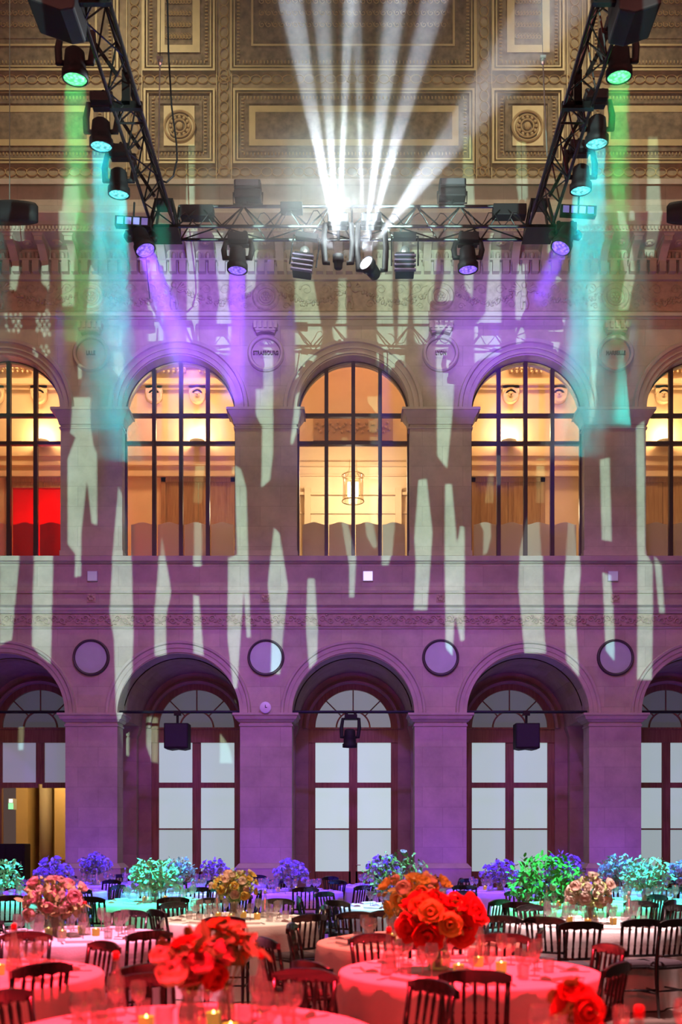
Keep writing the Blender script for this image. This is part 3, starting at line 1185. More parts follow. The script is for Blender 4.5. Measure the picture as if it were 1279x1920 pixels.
# dark cabinet by the open doorway
m = MB()
p0 = at(-25, 1660, 25.3)
e = empty('black_cabinet', (p0.x, 25.3, 0))
tag(e, 'tall black cabinet standing by the open doorway at the left edge', 'cabinet')
zt = HC + (VY - 1582) * 25.3 / F
m.box(0, 0.93, 0, 0.5, 0.05, zt)
m.build('body', M_PLAST, e, bevel=0.02)
m = MB()
m.box(0.03, 0.45, -0.02, 0, 0.1, zt - 0.05)
m.box(0.48, 0.90, -0.02, 0, 0.1, zt - 0.05)
m.build('door', M_PLAST, e, bevel=0.01)
m = MB()
m.tube([(0.86, -0.05, 0.9), (0.86, -0.05, 1.05)], 0.012, 6)
m.build('handle', M_SILVER, e)

# tie rods with speakers and a moving head
for k in range(-2, 3):
    cx = X0 + k * S
    m = MB()
    z = zz(1335, YF + 0.2)
    m.tube([(cx - hw1 + 0.005, YF + 0.2, z), (cx + hw1 - 0.005, YF + 0.2, z)], 0.035, 8)
    o = m.build('tie_bar', M_BLACK)
    words = {-2: 'arch at the left edge', -1: 'left arch with the hung loudspeaker', 0: 'middle arch', 1: 'right arch with the hung loudspeaker', 2: 'arch at the right edge'}
    tag(o, 'black horizontal pipe across the ' + words[k], 'pipe', 'black pipes across the ground arches')
for px_, lab in ((333, 'black loudspeaker hanging from the pipe in the left arch'), (987, 'black loudspeaker hanging from the pipe in the right arch')):
    c = at(px_, 1382, YF + 0.2)
    e = empty('hanging_speaker', c)
    tag(e, lab, 'loudspeaker', 'loudspeakers hung in the arches')
    d = MB()
    hx = 0.285
    d.prism_xz([(-hx, -0.28), (-hx * .55, -0.31), (0, -0.29), (hx * .55, -0.31), (hx, -0.28), (hx, 0.31), (-hx, 0.31)], -0.22, 0.2)
    d.build('cabinet', M_PLAST, e, bevel=0.015)
    d = MB()
    d.box(-hx + 0.03, hx - 0.03, -0.24, -0.22, -0.25, 0.28)
    d.build('grille', mat('speaker_grille', (0.03, 0.02, 0.03), 0.9), e)
    d = MB()
    d.tube([(0.0, 0, 0.3), (0.0, 0, 0.55)], 0.03, 8)
    d.box(-0.08, 0.08, -0.05, 0.05, 0.50, 0.62)
    d.build('clamp', M_BLACK, e)

# ---------------------------------------------------------------- coved ceiling
ZC0 = zz(345)


def coveY(z):
    return YF - 0.1 - 0.035 * max(0, z - ZC0) ** 2


def cv(px, py, off=0.0):
    Y = YF
    for _ in range(6):
        z = HC + (VY - py) * Y / F
        Y = coveY(z) - off
    return ((px - VX) * Y / F, Y, HC + (VY - py) * Y / F)


def cove_patch(m, x0, x1, y0, y1, o0=0.0, o1=0.06, n=1):
    # raised patch following the cove; y0 < y1 in pixels
    ny = max(1, int(abs(y1 - y0) / 25))
    vs = []
    fs = []
    for off in (o0, o1):
        for j in range(ny + 1):
            y = y0 + (y1 - y0) * j / ny
            vs += [cv(x0, y, off), cv(x1, y, off)]
    L = 2 * (ny + 1)
    for j in range(ny):
        a = 2 * j
        fs.append((L + a, L + a + 1, L + a + 3, L + a + 2))
        fs.append((a, a + 2, L + a + 2, L + a))
        fs.append((a + 1, L + a + 1, L + a + 3, a + 3))
    fs.append((0, L, L + 1, 1))
    fs.append((2 * ny, 2 * ny + 1, L + 2 * ny + 1, L + 2 * ny))
    m.add(vs, fs)


def cove_frame(m, x0, x1, y0, y1, w, o1, o0=0.0):
    cove_patch(m, x0, x1, y0, y0 + w, o0, o1)
    cove_patch(m, x0, x1, y1 - w, y1, o0, o1)
    cove_patch(m, x0, x0 + w, y0 + w, y1 - w, o0, o1)
    cove_patch(m, x1 - w, x1, y0 + w, y1 - w, o0, o1)


M_COVE = mat('painted_cove', (0.30, 0.235, 0.14), 0.8, noise=0.3, nscale=5)
M_GOLD = mat('gilt_moulding', (0.52, 0.41, 0.20), 0.5, metal=0.1, noise=0.12, nscale=4)
M_GREY = mat('grisaille_panel', (0.20, 0.15, 0.09), 0.85, noise=0.45, nscale=7)
M_ORN = mat('gilt_ornament', (0.42, 0.30, 0.14), 0.7)
m = MB()
TOPY = -130
cove_patch(m, -160, 1480, TOPY, 345, -0.2, 0.0)
tag(m.build('ceiling_cove', M_COVE), kind='structure')
m = MB()
cove_patch(m, -160, 1480, 335, 345, 0, 0.10)
tag(m.build('trim_14', M_TRIM), kind='structure')

coffers1 = [(269, 403), (437, 890), (923, 1057)]
coffers2 = [(267, 403), (431, 893), (923, 1059)]
gold = MB()
grey = MB()
orn = MB()


def eggs(x0, x1, y0, y1, step, off=0.03):
    # rows of small darts round the inside of a frame
    L = x1 - x0
    n = int(L / step)
    for j in range(n):
        x = x0 + (j + 0.5) * L / n
        for y in (y0, y1):
            p = cv(x, y, off)
            orn.blob(p, 0.018, 0.02, 0.045, 5, 3)
    n = max(1, int(abs(y1 - y0) / step))
    for j in range(n):
        y = y0 + (j + 0.5) * (y1 - y0) / n
        for x in (x0, x1):
            p = cv(x, y, off)
            orn.blob(p, 0.045, 0.02, 0.018, 5, 3)


allc = coffers1 + [(-120, 205), (1103, 1440)]
for (a, b) in allc:
    cove_frame(gold, a, b, 165, 306, 4, 0.10)
    cove_frame(gold, a + 7, b - 7, 172, 299, 2.5, 0.06)
    cove_patch(grey, a + 10, b - 10, 175, 296, 0.0, 0.02)
    eggs(a + 18, b - 18, 183, 288, 6.5)
    cove_frame(grey, a + 24, b - 24, 188, 283, 6, 0.05)
    g0 = 38 if b - a < 200 else 30
    cove_frame(gold, a + g0, b - g0, 198, 273, 12, 0.045)
    cove_patch(grey, a + g0 + 12, b - g0 - 12, 210, 261, 0.0, 0.035)
for cxm in (336.5, 989):
    for rpx, th in ((28, 0.03), (21, 0.02), (12, 0.02)):
        pts = [cv(cxm + rpx * cos(t * pi / 16), 236 + rpx * sin(t * pi / 16), 0.06) for t in range(32)]
        orn.tube(pts, th, 6, closed=True)
    for j in range(12):
        a = j * pi / 6
        p = cv(cxm + 17 * cos(a), 236 + 17 * sin(a), 0.05)
        orn.blob(p, 0.045, 0.03, 0.045, 6, 4)
    orn.blob(cv(cxm, 236, 0.05), 0.09, 0.05, 0.09, 10, 6)
for (a, b) in coffers2 + [(-120, 222), (1102, 1440)]:
    cove_frame(gold, a, b, TOPY, 132, 4, 0.10)
    cove_frame(gold, a + 7, b - 7, TOPY, 125, 2.5, 0.06)
    cove_patch(grey, a + 10, b - 10, TOPY, 122, 0.0, 0.02)
    eggs(a + 16, b - 16, TOPY + 10, 116, 6.5)
    g0 = 28 if b - a < 200 else 40
    bot = 98 if b - a < 200 else 86
    cove_frame(gold, a + g0, b - g0, TOPY + 5, bot, 14 if b - a < 200 else 4, 0.05)
    cove_patch(grey, a + g0 + 14, b - g0 - 14, TOPY + 10, bot - 14, 0.0, 0.035)
    # painted scrolls
    rr_ = random.Random(int(a))
    for j in range(int((b - a) / 16)):
        x = a + g0 + 20 + j * (b - a - 2 * g0 - 40) / max(1, int((b - a) / 16) - 1)
        for y in range(-20, int(bot) - 24, 22):
            c = cv(x, y, 0.04)
            r0 = 0.09
            pts = [(c[0] + r0 * (1 - 0.8 * t / 10) * cos(t * 0.9), c[1], c[2] + r0 * (1 - 0.8 * t / 10) * sin(t * 0.9)) for t in range(11)]
            orn.tube(pts, 0.012, 4)
# ring chains on the ribs and bands
for xr in (420, 908, 252, 1078):
    cove_frame(gold, xr - 15, xr + 15, TOPY, 340, 1.5, 0.05)
    y = TOPY + 10
    while y < 330:
        pts = [cv(xr + 8 * cos(t * pi / 7), y + 10 * sin(t * pi / 7), 0.02) for t in range(14)]
        orn.tube(pts, 0.014, 4, closed=True)
        y += 20
for yr in (148, 322):
    x = -120
    while x < 1440:
        pts = [cv(x + 10 * cos(t * pi / 7), yr + 8 * sin(t * pi / 7), 0.02) for t in range(14)]
        orn.tube(pts, 0.014, 4, closed=True)
        x += 20
tag(gold.build('trim_15', M_GOLD), kind='structure')
tag(grey.build('trim_16', M_GREY), kind='structure')
tag(orn.build('trim_17', M_ORN), kind='structure')

# ---------------------------------------------------------------- stage haze, with smoke cones added along the beams to show them


def haze_mat(name, dens, col=(1, 1, 1)):
    m_ = bpy.data.materials.new(name)
    m_.use_nodes = True
    n_ = m_.node_tree
    n_.nodes.clear()
    v_ = n_.nodes.new('ShaderNodeVolumeScatter')
    v_.inputs['Color'].default_value = (*col, 1)
    v_.inputs['Density'].default_value = dens
    o_ = n_.nodes.new('ShaderNodeOutputMaterial')
    n_.links.new(v_.outputs[0], o_.inputs['Volume'])
    return m_


hz = MB()
hz.box(-12, 12, 12.0, 22.85, 7.2, 24)
tag(hz.build('haze', haze_mat('thin_haze', 0.002)), 'thin stage haze hanging in the hall in front of the arcade', 'haze', kind='stuff')
M_HAZE = haze_mat('smoke_streak', 0.14)


def beam_smoke_mat(name, k):
    # smoke made thicker away from the lamp so the beam stays bright
    m_ = haze_mat(name, 0.1)
    n_ = m_.node_tree
    tc = n_.nodes.new('ShaderNodeTexCoord')
    ln = n_.nodes.new('ShaderNodeVectorMath')
    ln.operation = 'LENGTH'
    ml = n_.nodes.new('ShaderNodeMath')
    ml.operation = 'MULTIPLY_ADD'
    ml.inputs[1].default_value = k
    ml.inputs[2].default_value = 0.004
    n_.links.new(tc.outputs['Object'], ln.inputs[0])
    n_.links.new(ln.outputs['Value'], ml.inputs[0])
    n_.links.new(ml.outputs[0], n_.nodes['Volume Scatter'].inputs['Density'])
    return m_


def bank_mat(name, A, c, r):
    # a bank of smoke that thins out to nothing at its edge and right at the lamps
    m_ = haze_mat(name, 0.1)
    n_ = m_.node_tree

    def math_(op, *ins):
        q_ = n_.nodes.new('ShaderNodeMath')
        q_.operation = op
        for k_, v_ in enumerate(ins):
            if isinstance(v_, (int, float)):
                q_.inputs[k_].default_value = v_
            else:
                n_.links.new(v_, q_.inputs[k_])
        return q_.outputs[0]
    tc = n_.nodes.new('ShaderNodeTexCoord')
    mp = n_.nodes.new('ShaderNodeMapping')
    mp.inputs['Location'].default_value = [-c[k_] / r[k_] for k_ in range(3)]
    mp.inputs['Scale'].default_value = [1 / r[k_] for k_ in range(3)]
    n_.links.new(tc.outputs['Object'], mp.inputs[0])
    ln = n_.nodes.new('ShaderNodeVectorMath')
    ln.operation = 'LENGTH'
    n_.links.new(mp.outputs[0], ln.inputs[0])
    l2 = n_.nodes.new('ShaderNodeVectorMath')
    l2.operation = 'LENGTH'
    n_.links.new(tc.outputs['Object'], l2.inputs[0])
    edge = math_('MAXIMUM', math_('SUBTRACT', 1.0, math_('POWER', ln.outputs['Value'], 1.5)), 0.0)
    near = math_('MINIMUM', math_('MULTIPLY', math_('POWER', l2.outputs['Value'], 1.6), 0.8), 1.6)
    n_.links.new(math_('MULTIPLY', math_('MULTIPLY', edge, near), A), n_.nodes['Volume Scatter'].inputs['Density'])
    return m_


M_BEAMSMOKE = beam_smoke_mat('beam_shaped_smoke', 0.036)


def haze_streak(p, d_, ang, L, r0, label, m_=None):
    d_ = Vector(d_).normalized()
    r1 = r0 + L * math.tan(R(ang / 2)) * 1.05
    q = MB()
    q.lathe([(r0, 0.05), (r1, L)], 28, d_.to_track_quat('Z', 'Y').to_matrix().to_4x4())
    o_ = q.build('haze', m_ or M_HAZE, None, loc=p)
    tag(o_, label, 'haze', kind='stuff')
    return o_


# ---------------------------------------------------------------- truss rig
TY, TZ = 15.36, 10.70      # front truss axis, bottom chord height
TW, TH = 0.17, 0.40


def truss(m, a, b, seg=0.5):
    a = Vector(a)
    b = Vector(b)
    d = (b - a)
    L = d.length
    d.normalize()
    s_ = d.cross(Vector((0, 0, 1)))
    s_.normalize()
    up = Vector((0, 0, 1))
    n = max(2, int(round(L / seg)))
    c1 = lambda t: a + d * t + s_ * TW
    c2 = lambda t: a + d * t - s_ * TW
    c3 = lambda t: a + d * t + up * TH
    for c in (c1, c2, c3):
        m.tube([c(0), c(L)], 0.024, 8)
    for i in range(n):
        t0, t1, t2 = L * i / n, L * (i + 0.5) / n, L * (i + 1) / n
        m.tube([c1(t0), c3(t1)], 0.012, 5)
        m.tube([c3(t1), c1(t2)], 0.012, 5)
        m.tube([c2(t0), c3(t1)], 0.012, 5)
        m.tube([c3(t1), c2(t2)], 0.012, 5)
        m.tube([c1(t0), c2(t2)] if i % 2 else [c2(t0), c1(t2)], 0.010, 5)
        if i % 4 == 0:
            m.tube([c1(t0), c2(t0)], 0.014, 5)
            m.tube([c1(t0), c3(t0)], 0.014, 5)
            m.tube([c2(t0), c3(t0)], 0.014, 5)


def corner(m, c):
    m.box(c[0] - 0.22, c[0] + 0.22, c[1] - 0.22, c[1] + 0.22, c[2] - 0.04, c[2] + 0.0)
    for sx in (-1, 1):
        for sy in (-1, 1):
            m.tube([(c[0] + sx * 0.2, c[1] + sy * 0.2, c[2]), (c[0] + sx * 0.12, c[1] + sy * 0.12, c[2] + 0.42)], 0.022, 6)
    m.box(c[0] - 0.14, c[0] + 0.14, c[1] - 0.14, c[1] + 0.14, c[2] + 0.40, c[2] + 0.44)


XT = 2.80
m = MB()
truss(m, (-XT + 0.2, TY, TZ), (XT - 0.2, TY, TZ), 0.62)
tag(m.build('lighting_truss', M_TRUSS), 'black truss running across the hall below the coffered ceiling', 'truss', 'black lighting trusses')
for sg, w_ in ((-1, 'left'), (1, 'right')):
    m = MB()
    truss(m, (sg * XT, TY - 0.2, TZ), (sg * XT, 6.5, TZ), 0.55)
    corner(m, (sg * XT, TY, TZ))
    # coupling frames
    for yy in (12.7, 11.1):
        m.box(sg * XT - 0.2, sg * XT + 0.2, yy - 0.03, yy + 0.03, TZ - 0.04, TZ + 0.05)
        m.box(sg * XT - 0.05, sg * XT + 0.05, yy - 0.03, yy + 0.03, TZ, TZ + 0.44)
    tag(m.build('lighting_truss', M_TRUSS), 'black truss running from the %s end of the cross truss towards the viewer' % w_, 'truss', 'black lighting trusses')


LENSM = {}
DK = 0.0024                     # disk beam power per unit of spot power


def lensmat(col, st):
    key = (col, st)
    if key not in LENSM:
        m_ = bpy.data.materials.new('lit_lens')
        m_.use_nodes = True
        n_ = m_.node_tree
        b_ = n_.nodes['Principled BSDF']
        b_.inputs['Base Color'].default_value = (*[c * 0.3 for c in col], 1)
        vo_ = n_.nodes.new('ShaderNodeTexVoronoi')
        vo_.inputs['Scale'].default_value = 22
        tc = n_.nodes.new('ShaderNodeTexCoord')
        n_.links.new(tc.outputs['Object'], vo_.inputs['Vector'])
        mr = n_.nodes.new('ShaderNodeMapRange')
        mr.inputs['From Min'].default_value = 0.2
        mr.inputs['From Max'].default_value = 0.7
        mr.inputs['To Min'].default_value = st * 1.3
        mr.inputs['To Max'].default_value = st * 0.4
        n_.links.new(vo_.outputs['Distance'], mr.inputs[0])
        b_.inputs['Emission Color'].default_value = (*[c * 0.8 + 0.10 * min(1, st) for c in col], 1)
        n_.links.new(mr.outputs[0], b_.inputs['Emission Strength'])
        LENSM[key] = m_
    return LENSM[key]


def moving_head(lens_pos, aim, hang, col, st, label, power, ang, lens_r=0.135, beam=True, group='moving head lights on the trusses', length=0.34, blend=0.25, streak=0):
    # lens_pos: centre of the lens; aim: unit direction of the beam; hang: point on the truss above
    aim = Vector(aim).normalized()
    lp = Vector(lens_pos)
    hang = Vector(hang)
    e = empty('moving_head_light', hang)
    tag(e, label, 'stage light', group)
    # base
    d = MB()
    d.box(-0.15, 0.15, -0.12, 0.12, -0.12, 0)
    d.tube([(-0.1, 0, 0), (-0.1, 0, 0.07)], 0.035, 8)
    d.tube([(0.1, 0, 0), (0.1, 0, 0.07)], 0.035, 8)
    d.build('base', M_PLAST, e, bevel=0.02)
    # head
    hc = lp - aim * (length * 0.55) - hang
    q = aim.to_track_quat('Z', 'Y').to_matrix().to_4x4()
    M = Matrix.Translation(lp - hang) @ q
    d = MB()
    d.lathe([(lens_r * 0.55, -length), (lens_r * 0.85, -length * 0.9), (lens_r * 0.95, -length * 0.5), (lens_r * 0.98, -0.10), (lens_r * 1.15, -0.09), (lens_r * 1.15, -0.005), (lens_r * 1.02, 0.0), (lens_r * 1.0, -0.02)], 24, M)
    hd = d.build('head', M_PLAST, e, True)
    d = MB()
    d.lathe([(lens_r * 1.0, -0.012), (lens_r * 0.5, 0.006), (0.001, 0.01)], 24, M)
    d.build('lens', lensmat(col, st), hd, True)
    # yoke
    d = MB()
    side = Vector((1, 0, 0))
    for sg in (-1, 1):
        p1 = Vector((sg * 0.19, 0, -0.10))
        p2 = hc + Vector((sg * 0.19, 0, 0))
        mid = (p1 + p2) / 2 + Vector((sg * 0.02, 0, 0))
        d.tube([Vector((sg * 0.08, 0, -0.10)), p1, mid, p2, hc + Vector((sg * 0.12, 0, 0))], [0.03, 0.04, 0.045, 0.045, 0.03], 8)
    d.tube([(-0.19, 0, -0.10), (0.19, 0, -0.10)], 0.03, 8)
    d.build('yoke', M_PLAST, e, True)
    if beam:
        disk('moving_head_beam', lp + aim * 0.03, lp + aim * 10, col, power * DK, ang, lens_r * 1.8)
        if streak:
            haze_streak(lp + aim * 0.02, aim, ang, streak, lens_r * 1.0, 'smoke lit by the ' + label)
    return e


GREEN = (0.02, 1.0, 0.22)
CYAN = (0.0, 0.50, 0.52)
VIOLET = (0.20, 0.05, 1.0)
BW = 1.0
for sg, w_ in ((-1, 'left'), (1, 'right')):
    X_ = sg * XT
    y1 = (141, 150) if sg < 0 else (1161, 146)
    rows = [((141, 150) if sg < 0 else (1161, 146), 12.2, GREEN, 'green-lit moving head, topmost on the %s truss', 2400, 3.0),
            ((190, 276) if sg < 0 else (1119, 271), 13.5, CYAN, 'cyan-lit moving head, second from the top on the %s truss', 3000, 3.6),
            ((223, 366) if sg < 0 else (1089, 359), 14.5, CYAN, 'cyan-lit moving head, third from the top on the %s truss', 3000, 3.6)]
    for (px_, py_), Y_, c_, lab, pw, stk in rows:
        lp = at(px_, py_, Y_)
        tgt = Vector((lp.x + sg * 0.15, lp.y + 1.2, 0))
        moving_head(lp, tgt - lp, (lp.x - sg * 0.02, Y_, lp.z + 0.66), c_, 2.6, lab % w_, pw * (1.15 if c_ is GREEN else 3.3), 11, streak=stk)
        # outrigger arm from truss to fixture
        m = MB()
        m.tube([(X_, Y_, TZ + 0.02), (lp.x - sg * 0.02, Y_, lp.z + 0.74)], 0.024, 8)
        tag(m.build('outrigger_arm', M_TRUSS), 'black bracket arm carrying the %s' % (lab % w_).replace(', ', ' '), 'bracket', 'outrigger arms on the side trusses')
moving_head(at(273, 470, 15.0), (0.36, -0.12, -1), (at(262, 420, 15.2).x, 15.2, at(262, 424, 15.2).z), VIOLET, 1.6, 'violet-lit moving head hanging under the left truss corner', 12500, 18, streak=2.3)
moving_head(at(1051, 466, 15.0), (-0.42, -0.12, -1), (at(1060, 420, 15.2).x, 15.2, at(1060, 424, 15.2).z), VIOLET, 1.6, 'violet-lit moving head hanging under the right truss corner', 4500, 16, streak=0.9)
moving_head(at(445, 508, TY), (-0.02, 0.05, -1), (at(447, 455, TY).x, TY, TZ - 0.04), VIOLET, 1.6, 'violet-lit moving head left on the cross truss', 8500, 9, streak=1.9)
moving_head(at(878, 507, TY), (0.05, 0.05, -1), (at(878, 455, TY).x, TY, TZ - 0.04), VIOLET, 1.6, 'violet-lit moving head right on the cross truss', 900, 12)
spot('violet_arch_wash', (-1.2, 15.5, 10.4), at(370, 640, YF), VIOLET, 8000, 30, 1.0, 0.1)
spot('violet_arch_wash', (1.2, 15.5, 10.4), at(945, 650, YF), VIOLET, 6000, 27, 1.0, 0.1)
WHITE = (0.80, 0.90, 1.0)
for px_, w_ in ((634, 'left'), (696, 'right')):
    m = MB()
    xa_ = xx(px_, TY - 0.45)
    m.tube([(xa_, TY + 0.16, TZ), (xa_, TY - 0.47, TZ)], 0.024, 8)
    m.tube([(xa_, TY - 0.45, TZ + 0.03), (xa_, TY - 0.45, TZ - 0.05)], 0.02, 8)
    tag(m.build('outrigger_arm', M_TRUSS), 'short black bracket carrying the %s white beam head' % w_, 'bracket', 'brackets of the white beam heads')
# two white beam heads in the middle
e1 = moving_head(at(634, 478, TY - 0.5), (-0.02, -0.15, 1), (at(634, 500, TY - 0.45).x, TY - 0.45, TZ - 0.04), WHITE, 6, 'white beam head hidden in bright haze, left of the centre pair', 0, 5, beam=False, length=0.2, lens_r=0.07)
e2 = moving_head(at(686, 492, TY - 0.6), (-0.55, -0.8, 0.25), (at(696, 455, TY - 0.45).x, TY - 0.45, TZ - 0.04), (0.72, 0.70, 1.0), 12, 'white beam head glaring sideways, right of the centre pair', 0, 5, beam=False, lens_r=0.10, length=0.3)
L1 = at(634, 472, TY - 0.55)
L2 = at(682, 484, TY - 0.65)


def beam_to(L, px_, py_, pw, ang, col=WHITE, dY=-0.3, blend=0.5):
    T = at(px_, py_, L.y + dY)
    d_ = (T - L).normalized()
    spot('white_beam', L + d_ * 0.06, L + d_ * 8, col, pw, ang, blend, 0.02)
    if ang < 15:
        haze_streak(L + d_ * 0.04, d_, ang, 5.4, 0.04, 'white smoke streak above the centre of the cross truss', M_BEAMSMOKE)


beam_to(L1, 545, 0, 17000, 7)
beam_to(L1, 602, 0, 15000, 5.5)
beam_to(L1, 655, 0, 30000, 3.6)
beam_to(L2, 742, 0, 14000, 6.5)
beam_to(L2, 668, 0, 17000, 3)
beam_to(L2, 815, 0, 12000, 7)
beam_to(L2, 930, 150, 5000, 13)
beam_to(L2, 520, 160, 900, 46, dY=-1.2, blend=1.0)
beam_to(L1, 430, 300, 900, 44, dY=-1.4, blend=1.0)
beam_to(L2, 420, 380, 500, 36, dY=-1.2, blend=1.0)
beam_to(L2, 680, 100, 500, 80, dY=-1.2, blend=1.0)
# a bank of smoke round the white heads
q = MB()
q.blob((-0.25, 0, 0.75), 2.3, 0.7, 1.35, 24, 12)
cpos = at(655, 478, TY - 0.62)
plight('added_mist_fill', cpos + Vector((-0.1, -0.3, 0.5)), (0.80, 1.0, 0.97), 210, 0.25)  # unseen point light added to brighten the smoke bank
tag(q.build('haze', bank_mat('smoke_bank', 0.20, (-0.25, 0, 0.75), (2.3, 0.7, 1.35)), None, True, loc=cpos), 'pale bank of smoke round the white beam heads on the cross truss', 'haze', kind='stuff')


# louvred wash lights
def louvre(px_, py_, lab, tilt=0.0):
    c = at(px_, py_, TY)
    e = empty('louvred_light', c)
    e.rotation_euler = (0, tilt, 0)
    tag(e, lab, 'stage light', 'louvred wash lights on the cross truss')
    d = MB()
    d.box(-0.14, 0.14, -0.12, 0.12, -0.14, 0.14)
    d.build('housing', M_PLAST, e, bevel=0.01)
    d = MB()
    for j in range(4):
        d.box(-0.16, 0.16, -0.17, -0.11, -0.15 + j * 0.07, -0.13 + j * 0.07)
    d.build('louvre', mat('violet_louvre', (0.12, 0.09, 0.16), 0.5), e)
    d = MB()
    top = TZ - c.z
    d.tube([(-0.2, 0, 0), (-0.2, 0, top - 0.05), (0.2, 0, top - 0.05), (0.2, 0, 0)], 0.014, 6)
    d.box(-0.17, 0.17, -0.05, 0.05, top - 0.09, top - 0.01)
    d.build('yoke', M_BLACK, e)
    d = MB()
    d.blob((0, 0, 0.2), 0.08, 0.08, 0.09, 12, 7)
    d.build('motor', mat('grey_motor', (0.25, 0.25, 0.25), 0.3, metal=0.5), e, True)


louvre(568, 498, 'louvred wash light left of the white beams, dim in haze', R(8))
louvre(759, 498, 'louvred wash light right of the white beams')


# boxes standing on the cross truss
def gearbox(px_, py_, w_, h_, lab, Y_=TY):
    c = at(px_, py_, Y_)
    e = empty('stage_blinder', (c.x, c.y, TZ + TH + 0.03))
    tag(e, lab, 'stage light', 'black blinders standing on the cross truss')
    zc = c.z - (TZ + TH + 0.03)
    d = MB()
    d.box(-w_ / 2, w_ / 2, -0.12, 0.12, zc - h_ / 2, zc - 0.01)
    d.box(-w_ / 2, w_ / 2, -0.12, 0.12, zc + 0.01, zc + h_ / 2)
    d.build('housing', M_PLAST, e, bevel=0.02)
    d = MB()
    d.box(-w_ / 2 + 0.03, w_ / 2 - 0.03, -0.13, -0.12, zc + 0.03, zc + h_ / 2 - 0.02)
    d.build('lens', mat('dark_lens', (0.08, 0.08, 0.09), 0.15), e)
    d = MB()
    d.tube([(0, 0, 0), (0, 0, zc - h_ / 2)], 0.025, 8)
    d.tube([(-w_ / 2 - 0.02, 0, zc), (-w_ / 2 - 0.02, 0, zc - h_ / 2 - 0.04), (w_ / 2 + 0.02, 0, zc - h_ / 2 - 0.04), (w_ / 2 + 0.02, 0, zc)], 0.012, 6)
    d.build('bracket', M_BLACK, e)


gearbox(465, 361, 0.40, 0.27, 'twin black blinder standing on the cross truss at the left')
gearbox(848, 359, 0.40, 0.27, 'twin black blinder standing on the cross truss at the right')
for px_, py_, w_, h_, Y_, lab in ((547, 391, 0.33, 0.11, TY, 'small black junction box on the cross truss, faint in haze'),
                                  (370, 400, 0.50, 0.17, TY + 0.05, 'dark box inside the cross truss at its left end'),
                                  (955, 398, 0.50, 0.17, TY + 0.05, 'dark box inside the cross truss at its right end')):
    c = at(px_, py_, Y_)
    m = MB()
    m.box(c.x - w_ / 2, c.x + w_ / 2, Y_ - 0.09, Y_ + 0.09, c.z - h_ / 2, c.z + h_ / 2)
    tag(m.build('junction_box', M_PLAST, bevel=0.01), lab, 'electrical box', 'boxes on the cross truss')
# LED bars at the corners
M_CELL = mat('violet_led_cell', (0.2, 0.18, 0.5), 0.3, emit=(0.35, 0.3, 0.9), estr=0.35)
for px_, py_, n_, lab in ((250, 418, 4, 'four-cell LED bar by the left truss corner'), (1084, 397, 4, 'four-cell LED bar by the right truss corner')):
    c = at(px_, py_, 15.0)
    e = empty('led_bar', c)
    e.rotation_euler = (0, R(3), 0)
    tag(e, lab, 'stage light', 'LED bars at the truss corners')
    d = MB()
    d.box(-0.26, 0.26, -0.05, 0.05, -0.07, 0.07)
    d.tube([(0, 0, 0.07), (0, 0, 0.30)], 0.015, 6)
    d.build('housing', M_PLAST, e)
    for j in range(n_):
        d = MB()
        d.box(-0.23 + j * 0.12, -0.14 + j * 0.12, -0.055, -0.05, -0.05, 0.05)
        d.build('led_cell', M_CELL, e)

# big fixtures at the top corners
for pxs, Y_, lab in (([(85, -40), (160, -40), (150, 48), (125, 52), (62, 30), (60, -20)], 11.2, 'large black loudspeaker cut by the top edge at the left'),
                     ([(1150, -40), (1240, -40), (1228, 40), (1180, 56), (1150, 50)], 11.2, 'large black loudspeaker cut by the top edge at the right')):
    m = MB()
    poly = [((p[0] - VX) * Y_ / F, HC + (VY - p[1]) * Y_ / F) for p in pxs]
    cxm = sum(p[0] for p in poly) / len(poly)
    e = empty('hanging_loudspeaker', (cxm, Y_, poly[0][1]))
    tag(e, lab, 'loudspeaker', 'large black loudspeakers at the top corners')
    poly = [(p[0] - cxm, p[1] - e.location.z) for p in poly]
    m.prism_xz(poly, -0.25, 0.25)
    m.build('cabinet', M_PLAST, e, bevel=0.02)
    m = MB()
    m.tube([(0, 0, -0.05), (0, 0, 1.2)], 0.03, 8)
    m.build('pole', M_BLACK, e)
# drum-shaped dark fittings at the sides
for px_, Y_, rr_, lab in ((18, 20.0, 0.56, 'dark drum-shaped fitting hanging at the left edge above the cornice'), (1300, 20.0, 0.52, 'dark drum-shaped fitting hanging at the right edge above the cornice')):
    c = at(px_, 397, Y_)
    e = empty('drum_pendant', c)
    tag(e, lab, 'pendant', 'dark drums beside the cornice')
    d = MB()
    d.lathe([(rr_, -0.20), (rr_, 0.10), (rr_ * 0.92, 0.16), (rr_ * 0.5, 0.20), (0.02, 0.21)], 32, Matrix.Diagonal((1, 0.22, 1, 1)))
    d.build('drum', M_PLAST, e, True)
    d = MB()
    d.tube([(0, 0, 0.2), (0, 0, 5)], 0.01, 5)
    d.build('cable', M_WIRE, e)
